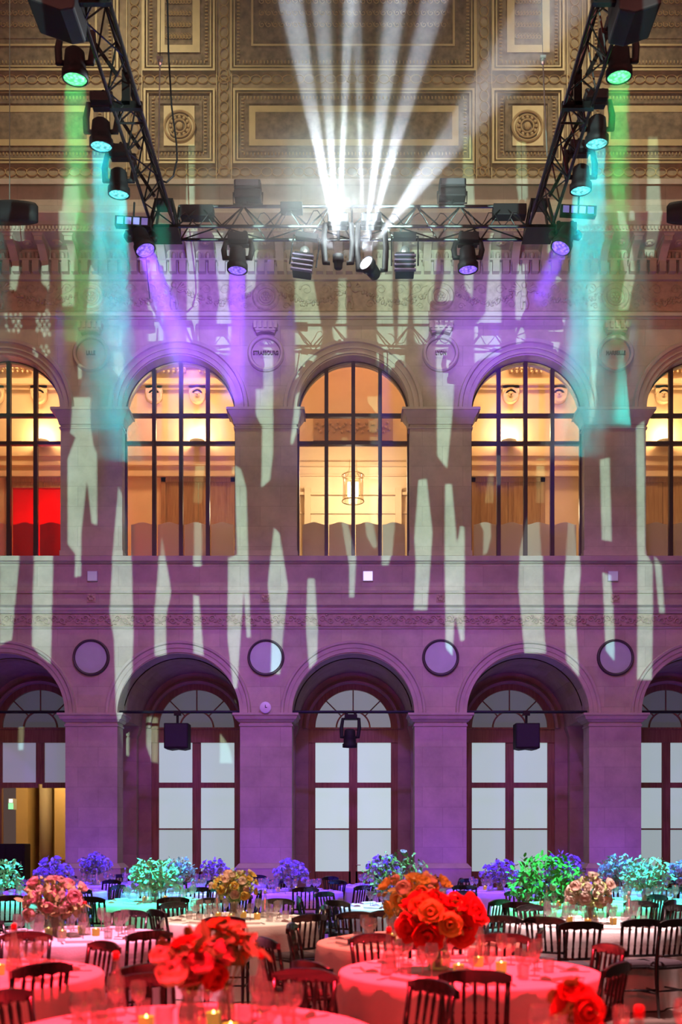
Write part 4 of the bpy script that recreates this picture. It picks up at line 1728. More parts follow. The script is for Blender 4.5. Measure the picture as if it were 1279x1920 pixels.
# slings and cables
for px_, pt, pb, Y_, lab in ((300, 118, 305, 14.9, 'steel sling rising from the left truss'), (1018, 116, 292, 14.9, 'steel sling rising from the right truss')):
    a = at(px_, pt, Y_)
    b = at(px_ + (-3 if px_ < 600 else 8), pb, Y_)
    top = at(px_ + (3 if px_ < 600 else -5), -200, Y_)
    e = empty('rigging_sling', b)
    tag(e, lab, 'sling', 'steel slings over the side trusses')
    d = MB()
    d.tube([(0, 0, 0), a - b], 0.010, 6)
    d.build('sling', M_WIRE, e)
    d = MB()
    d.tube([a - b, top - b], 0.005, 5)
    d.build('chain', M_BLACK, e)
    d = MB()
    d.blob(a - b, 0.035, 0.035, 0.05, 8, 5)
    d.box((a - b).x - 0.04, (a - b).x + 0.04, -0.03, 0.03, (a - b).z + 0.04, (a - b).z + 0.08)
    d.build('shackle', M_WIRE, e)
m = MB()
pts = [(312, -150), (314, 0), (316, 100), (322, 200), (331, 270), (332, 300), (325, 330), (312, 342), (300, 338)]
m.tube([at(a, b, 14.9) for a, b in pts], 0.014, 6)
tag(m.build('hanging_cable', M_BLACK), 'black cable hanging in a loop beside the left truss', 'cable')
m = MB()
pts = [(274, 485), (278, 530), (281, 560)]
m.tube([at(a, b, 15.2) for a, b in [(262, 440)] + pts], 0.008, 6)
tag(m.build('hanging_cable', M_BLACK), 'thin cable hanging below the violet light at the left truss corner', 'cable')
# loose cables laid on the trusses
rnd = random.Random(11)
for j, (xa, xb) in enumerate(((-2.6, -0.4), (0.6, 2.6))):
    m = MB()
    pts = []
    for i in range(40):
        t = i / 39
        pts.append((xa + (xb - xa) * t, TY - 0.12 + 0.03 * sin(i), TZ + 0.14 + 0.10 * sin(i * 0.9 + j) + rnd.uniform(-.02, .02)))
    m.tube(pts, 0.007, 5)
    tag(m.build('power_cable', M_BLACK), 'black cable swagged through the %s half of the cross truss' % ('left' if j == 0 else 'right'), 'cable', 'cables in the cross truss')

# moving head on the middle tie bar
c = at(658, 1378, YF + 0.1)
hg = at(658, 1340, YF + 0.1)
moving_head(at(656, 1402, YF + 0.05), (0, 0.12, -1), (hg.x, YF + 0.2, zz(1340, YF + 0.2)), (0.02, 0.02, 0.025), 0.0, 'black moving head hanging from the pipe in the middle arch', 0, 5, beam=False, length=0.44, lens_r=0.15, group='moving head in the middle arch')

# ---------------------------------------------------------------- projected light pattern: the gobo plate
POLY = [
    [(122, 345), (136, 315), (146, 345), (152, 400), (140, 500), (140, 575), (118, 575), (114, 480), (116, 400)],
    [(28, 415), (55, 415), (45, 480), (30, 545), (18, 545), (22, 480)],
    [(80, 470), (94, 470), (92, 545), (78, 530)],
    [(176, 440), (190, 440), (190, 590), (162, 590), (168, 520), (172, 480)],
    [(350, 275), (366, 275), (364, 390), (350, 390)],
    [(352, 440), (372, 440), (372, 645), (350, 645)],
    [(285, 455), (318, 455), (322, 520), (308, 600), (305, 660), (278, 640), (278, 590), (275, 500)],
    [(400, 450), (425, 450), (432, 500), (425, 560), (434, 600), (432, 665), (405, 665), (407, 590), (412, 560)],
    [(462, 450), (485, 450), (478, 540), (462, 555)],
    [(553, 525), (587, 525), (606, 630), (598, 662), (575, 700), (555, 712), (553, 600)],
    [(635, 525), (649, 525), (650, 660), (630, 665), (623, 615), (634, 600)],
    [(708, 450), (735, 450), (736, 590), (740, 640), (760, 690), (758, 720), (707, 680), (707, 560)],
    [(745, 450), (768, 450), (765, 600), (758, 680), (745, 660), (748, 560)],
    [(772, 450), (822, 450), (812, 560), (800, 655), (778, 640), (774, 560)],
    [(835, 450), (850, 450), (851, 600), (842, 665), (817, 660), (817, 580), (832, 520)],
    [(818, 655), (840, 655), (852, 720), (848, 780), (838, 878), (820, 855)],
    [(870, 510), (888, 510), (886, 560), (872, 540)],
    [(918, 450), (938, 450), (940, 600), (938, 665), (890, 680), (890, 610), (910, 590), (915, 520)],
    [(970, 500), (987, 500), (986, 600), (984, 640), (968, 650), (966, 560)],
    [(1025, 450), (1048, 450), (1058, 520), (1060, 600), (1045, 665), (1032, 660), (1030, 600)],
    [(1098, 420), (1118, 420), (1126, 560), (1118, 700), (1116, 780), (1104, 800), (1108, 700), (1104, 600)],
    [(1150, 400), (1160, 400), (1185, 480), (1190, 520), (1178, 580), (1160, 582), (1172, 520)],
    [(1175, 395), (1184, 400), (1186, 430), (1176, 430)],
    [(1215, 260), (1232, 260), (1240, 400), (1225, 485), (1208, 480), (1212, 400)],
    [(968, 270), (985, 270), (990, 370), (975, 390), (968, 340)],
    [(868, 260), (884, 260), (890, 390), (868, 390)],
    [(138, 745), (170, 745), (170, 800), (176, 838), (182, 850), (182, 985), (172, 980), (163, 900), (152, 1000), (152, 1080), (140, 1082), (142, 1040), (127, 1020), (127, 860), (142, 820), (132, 812)],
    [(222, 912), (232, 935), (247, 1050), (250, 1190), (248, 1260), (238, 1290), (234, 1330), (234, 1395), (228, 1395), (218, 1330), (214, 1200), (206, 1150), (212, 1030)],
    [(494, 640), (512, 640), (512, 850), (506, 900), (490, 915), (492, 800), (480, 780), (480, 730), (494, 730)],
    [(440, 872), (452, 880), (462, 915), (467, 1100), (470, 1195), (463, 1195), (457, 1110), (447, 1250), (445, 1290), (438, 1292), (427, 1200), (428, 1050), (445, 1040)],
    [(302, 1000), (318, 1090), (321, 1110), (311, 1160), (312, 1230), (290, 1230), (290, 1150), (298, 1050)],
    [(363, 965), (377, 970), (378, 1062), (363, 1062)],
    [(363, 1115), (373, 1118), (382, 1230), (363, 1225)],
    [(514, 990), (524, 1000), (540, 1100), (530, 1200), (525, 1265), (508, 1262), (510, 1180), (502, 1095)],
    [(577, 1085), (590, 1085), (596, 1180), (594, 1240), (580, 1255), (574, 1180)],
    [(785, 900), (800, 898), (811, 1000), (801, 1145), (776, 1145), (780, 1060), (777, 1010)],
    [(835, 908), (847, 908), (857, 1020), (864, 985), (871, 990), (871, 1200), (864, 1202), (853, 1155), (848, 1230), (836, 1215), (834, 1040)],
    [(640, 970), (650, 970), (668, 1040), (664, 1120), (655, 1120), (655, 1060)],
    [(683, 965), (700, 975), (708, 1020), (700, 1022), (688, 1000)],
    [(715, 965), (742, 965), (735, 1040), (728, 1060), (716, 1060)],
    [(555, 740), (565, 735), (560, 800), (548, 835), (545, 830)],
    [(897, 968), (920, 965), (922, 1000), (915, 1030), (907, 1035), (908, 990)],
    [(988, 970), (1012, 965), (1018, 1060), (1020, 1180), (1024, 1225), (984, 1225), (972, 1100), (975, 1030)],
    [(1068, 968), (1078, 975), (1089, 1070), (1080, 1170), (1086, 1270), (1062, 1240), (1057, 1100)],
    [(1125, 862), (1143, 858), (1147, 1015), (1129, 1012)],
    [(1193, 800), (1208, 790), (1210, 1040), (1224, 1060), (1224, 1180), (1222, 1275), (1195, 1275), (1196, 1100)],
    [(1226, 1045), (1240, 1060), (1246, 1150), (1236, 1150), (1230, 1080)],
    [(1130, 1073), (1145, 1080), (1152, 1180), (1152, 1240), (1136, 1220)],
    [(0, 1042), (37, 1042), (22, 1200), (0, 1210)],
    [(65, 1042), (100, 1042), (95, 1245), (75, 1230), (60, 1210), (62, 1100)],
    [(146, 685), (153, 685), (153, 710), (147, 710)],
    [(212, 660), (232, 660), (231, 715), (216, 700)],
    [(360, 830), (378, 830), (372, 905), (355, 905)],
    [(430, 835), (440, 835), (440, 850), (430, 850)],
    [(640, 780), (652, 780), (650, 800), (640, 796)],
    [(690, 700), (714, 700), (714, 900), (700, 960), (695, 800)],
    [(922, 850), (945, 850), (945, 905), (915, 905)],
    [(1015, 820), (1030, 820), (1028, 905), (1013, 905)],
]
POLYD = [[(275, 1345), (296, 1345), (296, 1430), (285, 1428), (275, 1400)], [(413, 1375), (430, 1400), (436, 1430), (412, 1430)], [(35, 1360), (45, 1360), (43, 1405), (34, 1405)]]
for (xa_, xb_, ya_, yb_, seed_) in ((12, 42, 594, 622, 1), (70, 97, 584, 628, 2), (206, 232, 588, 652, 3), (1104, 1130, 600, 642, 4), (1150, 1175, 600, 640, 5), (60, 92, 650, 668, 6)):  # lattice of the truss shadows, cut into the plate as lozenge holes
    rr_ = random.Random(seed_)
    y_ = ya_
    row_ = 0
    while y_ < yb_:
        x_ = xa_ + (4.5 if row_ % 2 else 0)
        while x_ < xb_:
            if rr_.random() < 0.75:
                h_ = rr_.uniform(4, 6.5)
                w_ = rr_.uniform(2.2, 3.6)
                POLY.append([(x_ - w_, y_), (x_, y_ - h_), (x_ + w_, y_), (x_, y_ + h_)])
            x_ += 9
        y_ += 8.5
        row_ += 1
PY = PRJ.y + 1.0
pts2 = []
faces = []


def add_poly(poly, Y_):
    ids = []
    for p in poly:
        w3 = at(p[0], p[1], Y_)
        t = (PY - PRJ.y) / (w3.y - PRJ.y)
        q = PRJ + (w3 - PRJ) * t
        ids.append(len(pts2))
        pts2.append(Vector((q.x, q.z)))
    # counter-clockwise
    ar = sum(pts2[ids[i]].x * pts2[ids[(i + 1) % len(ids)]].y - pts2[ids[(i + 1) % len(ids)]].x * pts2[ids[i]].y for i in range(len(ids)))
    if ar < 0:
        ids.reverse()
    faces.append(ids)


hwp = 0.62
zc_ = PRJ.z + 0.18
pts2 += [Vector((-hwp, zc_ - hwp)), Vector((hwp, zc_ - hwp)), Vector((hwp, zc_ + hwp)), Vector((-hwp, zc_ + hwp))]
faces.append([0, 1, 2, 3])
for p in POLY:
    add_poly(p, YF)
for p in POLYD:
    add_poly(p, YD)
vo_, eo_, fo_, _a, _b, orig = delaunay_2d_cdt(pts2, [], faces, 1, 1e-7, True)
m = MB()
keep = [f for f, og in zip(fo_, orig) if not any(i > 0 for i in og)]
m.add([(v.x, PY, v.y) for v in vo_], keep)
e = empty('pattern_projector', (PRJ.x, PRJ.y, PRJ.z))
tag(e, 'black pattern projector on a pole stand at the rear of the hall', 'projector')
gp = m.build('gobo_plate', M_BLACK, e)
gp.location = (-PRJ.x, -PRJ.y, -PRJ.z)
m = MB()
m.box(-0.3, 0.3, -0.9, -0.1, -0.25, 0.25)
m.build('housing', M_PLAST, e)
m = MB()
m.tube([(0, -0.5, -0.25), (0, -0.5, -PRJ.z)], 0.05, 8)
m.tube([(-0.7, -0.5, -PRJ.z + 0.03), (0.7, -0.5, -PRJ.z + 0.03)], 0.04, 8)
m.tube([(0, -1.2, -PRJ.z + 0.03), (0, 0.2, -PRJ.z + 0.03)], 0.04, 8)
m.build('stand', M_BLACK, e)

# ---------------------------------------------------------------- tables
TR = 0.85
RED = (1.0, 0.012, 0.03)
# name: x, y, light colour, light power, chairs(auto), phrase, near?
TAB = {
    'C': (-0.73, 4.55, RED, 2300, 'the nearest red table, bottom left', True),
    'Z': (1.15, 3.75, RED, 1500, 'the red bottom right corner table', True),
    'B': (0.77, 6.75, RED, 2600, 'the red table with big poppies', True),
    'D': (-2.47, 6.55, RED, 2400, 'the red left edge table', True),
    'A': (0.56, 8.62, (1.0, 0.14, 0.10), 1000, 'the rose-beige table behind the poppies', True),
    'E': (-2.50, 9.15, (1.0, 0.20, 0.38), 2000, 'the pink table with peach roses', True),
    'F': (-1.23, 11.0, (1.0, 0.62, 0.45), 800, 'the beige table with yellow flowers', True),
    'G': (2.43, 10.4, (1.0, 0.64, 0.66), 1900, 'the pale-pink table with cream flowers', True),
    'H': (0.70, 13.1, (0.25, 0.75, 0.85), 1000, 'the teal table with loose sprays', False),
    'I': (-1.0, 16.6, (0.03, 0.0, 1.0), 2210, 'the blue table before middle door', False),
    'J': (-2.62, 14.0, (0.0, 1.0, 0.62), 1690, 'the left turquoise table', False),
    'K': (2.62, 12.9, (0.05, 1.0, 0.45), 1500, 'the green table with dark branches', False),
    'L': (2.44, 17.1, (0.03, 0.0, 1.0), 2210, 'the violet table before right arch', False),
    'M': (4.03, 14.2, (0.0, 0.95, 0.8), 1560, 'the right turquoise table', False),
    'N': (4.75, 17.0, (0.02, 0.4, 1.0), 1430, 'the blue table near right pier', False),
    'O': (4.00, 19.3, (0.03, 0.0, 1.0), 2040, 'the farthest blue table, right', False),
    'P': (6.3, 16.0, (0.05, 0.25, 1.0), 1430, 'the blue table at right edge', False),
    'Q': (-4.87, 16.7, (0.03, 0.0, 1.0), 1870, 'the blue table before left pier', False),
    'R': (-4.55, 19.2, (0.03, 0.0, 1.0), 2040, 'the farthest violet table, left', False),
    'S': (-2.45, 19.0, (0.03, 0.0, 1.0), 1870, 'the far blue table, left arch', False),
    'T': (-2.85, 16.5, (0.02, 0.35, 1.0), 1430, 'the blue table behind left turquoise', False),
    'U': (0.62, 18.6, (0.03, 0.0, 1.0), 2040, 'the far violet table, middle door', False),
    'V': (-5.0, 14.3, (0.0, 0.9, 0.75), 1560, 'the turquoise table at left edge', False),
}


def tablecloth_mesh(seed):
    rn = random.Random(seed)
    m = MB()
    n = 96
    vs = [(0, 0, 0.757)]
    rings = [(0.3, 0.757), (0.6, 0.757), (TR - 0.02, 0.757), (TR, 0.752), (TR + 0.008, 0.74)]
    for r, z in rings:
        for i in range(n):
            a = 2 * pi * i / n
            vs.append((r * cos(a), r * sin(a), z))
    ph = rn.uniform(0, 6)
    kf = 17 + seed % 4
    for j in range(1, 9):
        t = j / 8
        z = 0.74 - t * 0.73
        for i in range(n):
            a = 2 * pi * i / n
            wv = sin(a * kf + ph + 0.6 * sin(3 * a)) * 0.5 + 0.5
            r = TR + 0.008 + t ** 0.8 * (0.01 + 0.055 * wv) + 0.01 * sin(5 * a + ph) * t
            vs.append((r * cos(a), r * sin(a), z))
    fs = [(0, 1 + i, 1 + (i + 1) % n) for i in range(n)]
    L = len(rings) + 8
    for j in range(L - 1):
        for i in range(n):
            a = 1 + j * n + i
            b = 1 + j * n + (i + 1) % n
            fs.append((a, a + n, b + n, b))
    m.add(vs, fs)
    return m


cloths = [tablecloth_mesh(s_).build('tablecloth', M_CLOTH, None, True) for s_ in range(3)]
m = MB()
m.lathe([(TR - 0.03, 0.72), (TR - 0.03, 0.748)], 40)
m.tube([(0, 0, 0.03), (0, 0, 0.72)], 0.05, 10)
m.lathe([(0.3, 0.0), (0.3, 0.02), (0.05, 0.05)], 20)
tab0 = m.build('round_table', M_WOOD)
first = [True, True, True]
for i, (key, (x, y, c, pw, ph, near)) in enumerate(TAB.items()):
    s_ = i % 3
    if i < 3:
        o = cloths[s_]
    else:
        o = cloths[s_].copy()
        COL.objects.link(o)
    o.location = (x, y, 0)
    o.rotation_euler = (0, 0, i * 0.7)
    tag(o, 'white floor-length cloth on ' + ph, 'tablecloth', 'round tablecloths')
    if i == 0:
        t = tab0
    else:
        t = tab0.copy()
        COL.objects.link(t)
    t.location = (x, y, 0)
    tag(t, 'round banquet table under the cloth of ' + ph, 'table', 'round banquet tables')
    # its own narrow spot from the rig overhead
    lx, ly = x * 0.92, y - 1.0 if y > 9 else y + 0.6
    spot('table_spot', (lx, ly, 9.8), (x, y, 0.75), c, pw * ((13 if c == RED else 6.5) if near else 11), 19 if near else 17, 0.35, 0.08)

# ---------------------------------------------------------------- chairs


def chair_parts():
    P = []
    d = MB()
    d.add([(-0.19, -0.19, 0.43), (0.19, -0.19, 0.43), (0.215, 0.2, 0.43), (-0.215, 0.2, 0.43), (-0.19, -0.19, 0.46), (0.19, -0.19, 0.46), (0.215, 0.2, 0.46), (-0.215, 0.2, 0.46)],
          [(0, 3, 2, 1), (4, 5, 6, 7), (0, 1, 5, 4), (1, 2, 6, 5), (2, 3, 7, 6), (3, 0, 4, 7)])
    P.append(('seat', d, M_CHAIR, False, 0.012))
    d = MB()
    d.add([(-0.175, -0.175, 0.46), (0.175, -0.175, 0.46), (0.2, 0.19, 0.46), (-0.2, 0.19, 0.46), (-0.15, -0.15, 0.50), (0.15, -0.15, 0.50), (0.175, 0.165, 0.50), (-0.175, 0.165, 0.50)],
          [(0, 3, 2, 1), (4, 5, 6, 7), (0, 1, 5, 4), (1, 2, 6, 5), (2, 3, 7, 6), (3, 0, 4, 7)])
    P.append(('cushion', d, M_CUSH, False, 0.015))
    for sx in (-1, 1):
        d = MB()
        d.tube([(sx * 0.175, -0.22, 0.0), (sx * 0.175, -0.185, 0.3), (sx * 0.175, -0.18, 0.46), (sx * 0.178, -0.195, 0.62), (sx * 0.185, -0.235, 0.84)], [0.013, 0.017, 0.019, 0.016, 0.015], 8)
        P.append(('leg', d, M_CHAIR, True, 0))
        d = MB()
        d.tube([(sx * 0.195, 0.18, 0.0), (sx * 0.193, 0.178, 0.08), (sx * 0.192, 0.177, 0.2), (sx * 0.19, 0.175, 0.3), (sx * 0.19, 0.175, 0.34), (sx * 0.19, 0.175, 0.36), (sx * 0.19, 0.175, 0.43)], [0.011, 0.014, 0.018, 0.019, 0.013, 0.02, 0.02], 8)
        P.append(('leg', d, M_CHAIR, True, 0))
    # crest rail
    d = MB()
    n = 16
    vs = []
    for i in range(n + 1):
        t = -1 + 2 * i / n
        x = 0.205 * t
        yb = -0.245 - 0.025 * (1 - t * t)
        zt = 0.90 - 0.035 * abs(t) ** 3
        zb = 0.825 + 0.006 * cos(4 * pi * t)
        vs += [(x, yb - 0.011, zb), (x, yb + 0.011, zb), (x, yb + 0.011, zt), (x, yb - 0.011, zt)]
    fs = []
    for i in range(n):
        a = i * 4
        for k in range(4):
            fs.append((a + k, a + (k + 1) % 4, a + 4 + (k + 1) % 4, a + 4 + k))
    fs += [(0, 1, 2, 3), (4 * n + 3, 4 * n + 2, 4 * n + 1, 4 * n)]
    d.add(vs, fs)
    P.append(('crest_rail', d, M_CHAIR, False, 0.005))
    d = MB()
    d.tube([(-0.177, -0.197, 0.56), (0, -0.215, 0.56), (0.177, -0.197, 0.56)], 0.013, 8)
    P.append(('lower_rail', d, M_CHAIR, True, 0))
    for i in range(5):
        x = (-2 + i) * 0.062
        d = MB()
        pr = [(0, 0.008), (0.06, 0.012), (0.16, 0.013), (0.3, 0.009), (0.33, 0.014), (0.36, 0.009), (0.6, 0.011), (0.85, 0.013), (0.93, 0.009), (1, 0.012)]
        d.tube([(x, -0.213 - 0.048 * t, 0.56 + 0.28 * t) for t, r in pr], [r for t, r in pr], 6)
        P.append(('spindle', d, M_CHAIR, True, 0))
    for a, b, z in (((-0.192, 0.177), (-0.176, -0.19), 0.22), ((0.192, 0.177), (0.176, -0.19), 0.22), ((-0.19, 0.177), (0.19, 0.177), 0.27), ((-0.175, -0.19), (0.175, -0.19), 0.24)):
        d = MB()
        d.tube([(a[0], a[1], z), ((a[0] + b[0]) / 2, (a[1] + b[1]) / 2, z), (b[0], b[1], z)], [0.008, 0.012, 0.008], 6)
        P.append(('stretcher', d, M_CHAIR, True, 0))
    return P


CP = chair_parts()
ch0 = empty('banquet_chair')
tag(ch0, 'x', 'chair')
tree_ch = []
for nm, d, mt, sm, bv in CP:
    o = d.build(nm, mt, ch0, sm, bv)
    tree_ch.append((o, ch0))
d = MB()
for nm, q, mt, sm, bv in CP:
    d.add(q.v, q.f)
far0 = d.build('banquet_chair', M_CHAIR)
used = {'near': False, 'far': False}
placed = []
DIRS = ['on the right side', 'at the rear right', 'at the rear', 'at the rear left', 'on the left side', 'at the front left', 'at the front', 'at the front right']
usedlab = {}


def put_chair(cx, cy, key, jitter=0.0):
    x, y, c, pw, ph, near = TAB[key]
    a = math.atan2(cy - y, cx - x)
    di_ = int(round(a / (pi / 4))) % 8
    lab = 'black chair %s of %s' % (DIRS[di_].replace('on the', 'at the'), ph)
    rz = math.atan2(y - cy, x - cx) - pi / 2 + jitter
    if cy < 12.2:
        if not used['near']:
            used['near'] = True
            o = ch0
            o.location = (cx, cy, 0)
            o.rotation_euler = (0, 0, rz)
        else:
            o = copy_tree(ch0, tree_ch, (cx, cy, 0), rz)
    else:
        if not used['far']:
            used['far'] = True
            o = far0
        else:
            o = far0.copy()
            COL.objects.link(o)
        o.location = (cx, cy, 0)
        o.rotation_euler = (0, 0, rz)
    tag(o, lab, 'chair', 'black banquet chairs round the tables')
    usedlab.setdefault(lab, []).append((cx / cy, o))
    placed.append((cx, cy))


def crest(px_, s_, key, j=0.0):
    # a chair whose crest rail is seen at column px_ at scale s_ (pixels per metre)
    X_, Y_ = (px_ - VX) / s_, F / s_
    x, y = TAB[key][:2]
    d_ = Vector((x - X_, y - Y_)).normalized()
    put_chair(X_ + d_.x * 0.2, Y_ + d_.y * 0.2, key, j)


for a in [(890, 334, 'B', 0), (592, 312, 'B', 0.1), (1138, 318, 'B', 0.15), (1132, 272, 'B', 0),
          (566, 338, 'C', 0), (798, 366, 'C', 0), (285, 350, 'C', 0), (20, 392, 'C', 0),
          (70, 318, 'D', 0), (184, 266, 'D', 0), (46, 242, 'D', 0), (240, 322, 'D', 0),
          (703, 247, 'B', 0), (944, 246, 'B', 0), (520, 255, 'A', -0.3), (558, 219, 'A', 0), (815, 258, 'A', 0), (1000, 232, 'A', 0.2),
          (275, 236, 'E', 0), (291, 208, 'E', 0), (240, 186, 'E', 0), (120, 178, 'E', 0), (60, 246, 'E', 0), (0, 210, 'E', 0),
          (420, 200, 'F', 0), (577, 194, 'F', 0), (600, 172, 'F', 0), (520, 156, 'F', 0), (400, 154, 'F', 0), (330, 165, 'F', 0), (300, 182, 'F', 0.1),
          (669, 190, 'A', 0), (730, 186, 'A', 0), (880, 190, 'A', 0), (940, 200, 'A', 0),
          (1200, 206, 'G', 0), (1021, 200, 'G', 0.1), (1064, 212, 'G', 0.5), (1262, 206, 'G', 0), (1000, 172, 'G', 0), (1110, 158, 'G', 0), (1200, 162, 'G', 0), (1270, 172, 'G', 0)]:
    X_, Y_ = (a[0] - VX) / a[1], F / a[1]
    if any(math.hypot(X_ - p[0], Y_ - p[1]) < 0.36 for p in placed):
        continue
    crest(*a)
for i, (key, (x, y, c, pw, ph, near)) in enumerate(TAB.items()):
    if near:
        continue
    off = random.Random(i).uniform(0, 0.5)
    for j in range(8):
        a = 2 * pi * j / 8 + off
        cx_, cy_ = x + 1.13 * cos(a), y + 1.13 * sin(a)
        if any(math.hypot(cx_ - p[0], cy_ - p[1]) < 0.50 for p in placed):
            continue
        if any(k2 != key and math.hypot(cx_ - t[0], cy_ - t[1]) < TR + 0.24 for k2, t in TAB.items()):
            continue
        if abs((cx_) * F / cy_ + VX - 640) > 720:
            continue
        put_chair(cx_, cy_, key, random.Random(i * 10 + j).uniform(-0.15, 0.15))

for lab, lst in usedlab.items():
    lst.sort(key=lambda t: t[0])
    n = len(lst)
    if n > 1:
        words = {2: ('left', 'right'), 3: ('left', 'middle', 'right')}.get(n, ('leftmost', 'second', 'third', 'fourth', 'fifth'))
        for (q_, o), w_ in zip(lst, words):
            o['label'] = lab.replace('chair', 'chair (%s one)' % w_)

# ---------------------------------------------------------------- tableware
ZT = 0.757
g = MB()
g.lathe([(0.035, 0.0), (0.036, 0.003), (0.006, 0.008), (0.004, 0.02), (0.004, 0.085), (0.010, 0.095), (0.030, 0.115), (0.040, 0.145), (0.040, 0.165), (0.035, 0.205)], 16, caps=False)
wine0 = g.build('wine_glass', M_CRYSTAL, None, True)
g = MB()
g.lathe([(0.001, 0.0), (0.030, 0.0), (0.033, 0.004), (0.038, 0.09)], 16, caps=False)
tumb0 = g.build('water_tumbler', M_CRYSTAL, None, True)
g = MB()
g.add([(-0.11, -0.045, 0.002), (0.11, -0.045, 0.002), (0.115, 0, 0.03), (0.11, 0.045, 0.002), (-0.11, 0.045, 0.002), (-0.115, 0, 0.034), (0.11, -0.04, 0.02), (0.11, 0.04, 0.02), (-0.11, -0.04, 0.022), (-0.11, 0.04, 0.022)],
      [(0, 1, 6, 8), (8, 6, 2, 5), (5, 2, 7, 9), (9, 7, 3, 4), (0, 4, 3, 1), (1, 3, 7, 2, 6), (0, 8, 5, 9, 4)])
nap0 = g.build('folded_napkin', M_NAP)
g = MB()
g.tube([(-0.1, 0, 0.005), (0.02, 0, 0.007), (0.04, 0, 0.006)], [0.004, 0.003, 0.003], 5)
g.box(0.04, 0.10, -0.009, 0.009, 0.003, 0.006)
kn0 = g.build('table_knife', M_SILVER)
g = MB()
g.tube([(-0.1, 0, 0.005), (0.04, 0, 0.007)], 0.0035, 5)
g.box(0.04, 0.055, -0.011, 0.011, 0.004, 0.007)
for j in range(4):
    g.box(0.055, 0.1, -0.011 + j * 0.0062, -0.0085 + j * 0.0062, 0.004, 0.007)
fk0 = g.build('table_fork', M_SILVER)
used1 = set()


def place(src, loc, rz, label, cat, group, sc=1.0):
    if src.name not in used1:
        used1.add(src.name)
        o = src
    else:
        o = src.copy()
        COL.objects.link(o)
    o.location = loc
    o.rotation_euler = (0, 0, rz)
    if sc != 1.0:
        o.scale = (sc,) * 3
    tag(o, label, cat, group)
    return o


# conical water bottle with red stopper
def bottle_proto(cap):
    e_ = empty('water_bottle')
    d = MB()
    d.lathe([(0.001, 0.0), (0.050, 0.0), (0.054, 0.01), (0.050, 0.05), (0.034, 0.15), (0.018, 0.22), (0.015, 0.26), (0.018, 0.27)], 18, caps=False)
    a_ = d.build('bottle_glass', M_VASE, e_, True)
    d = MB()
    d.lathe([(0.016, 0.262), (0.018, 0.268), (0.017, 0.30), (0.010, 0.305)], 12)
    b_ = d.build('stopper', cap, e_, True)
    return e_, [(a_, e_), (b_, e_)]


bot_r = bottle_proto(M_RED)
M_CLOTHCAP = mat('grey_cap', (0.5, 0.5, 0.5), 0.3, metal=0.5)
bot_g = bottle_proto(M_CLOTHCAP)
# votive candle
vt = empty('votive_candle')
d = MB()
d.lathe([(0.001, 0.0), (0.03, 0.0), (0.034, 0.01), (0.036, 0.065)], 14, caps=False)
va = d.build('glass_holder', mat('amber_glass', (0.55, 0.35, 0.08), 0.15, emit=(1.0, 0.45, 0.08), estr=0.35), vt, True)
d = MB()
d.lathe([(0.001, 0.035), (0.009, 0.045), (0.006, 0.06), (0.001, 0.075)], 8)
vb = d.build('flame', emis('candle_flame', (1.0, 0.6, 0.15), 14), vt, True)
vot = (vt, [(va, vt), (vb, vt)])
used2 = set()


def place_tree(pr, loc, rz, label, cat, group, sc=1.0):
    e_, tr = pr
    if id(e_) not in used2 and e_.name not in used2:
        used2.add(e_.name)
        o = e_
        o.location = loc
        o.rotation_euler = (0, 0, rz)
        o.scale = (sc,) * 3
    else:
        o = copy_tree(e_, tr, loc, rz, sc)
    tag(o, label, cat, group)
    return o


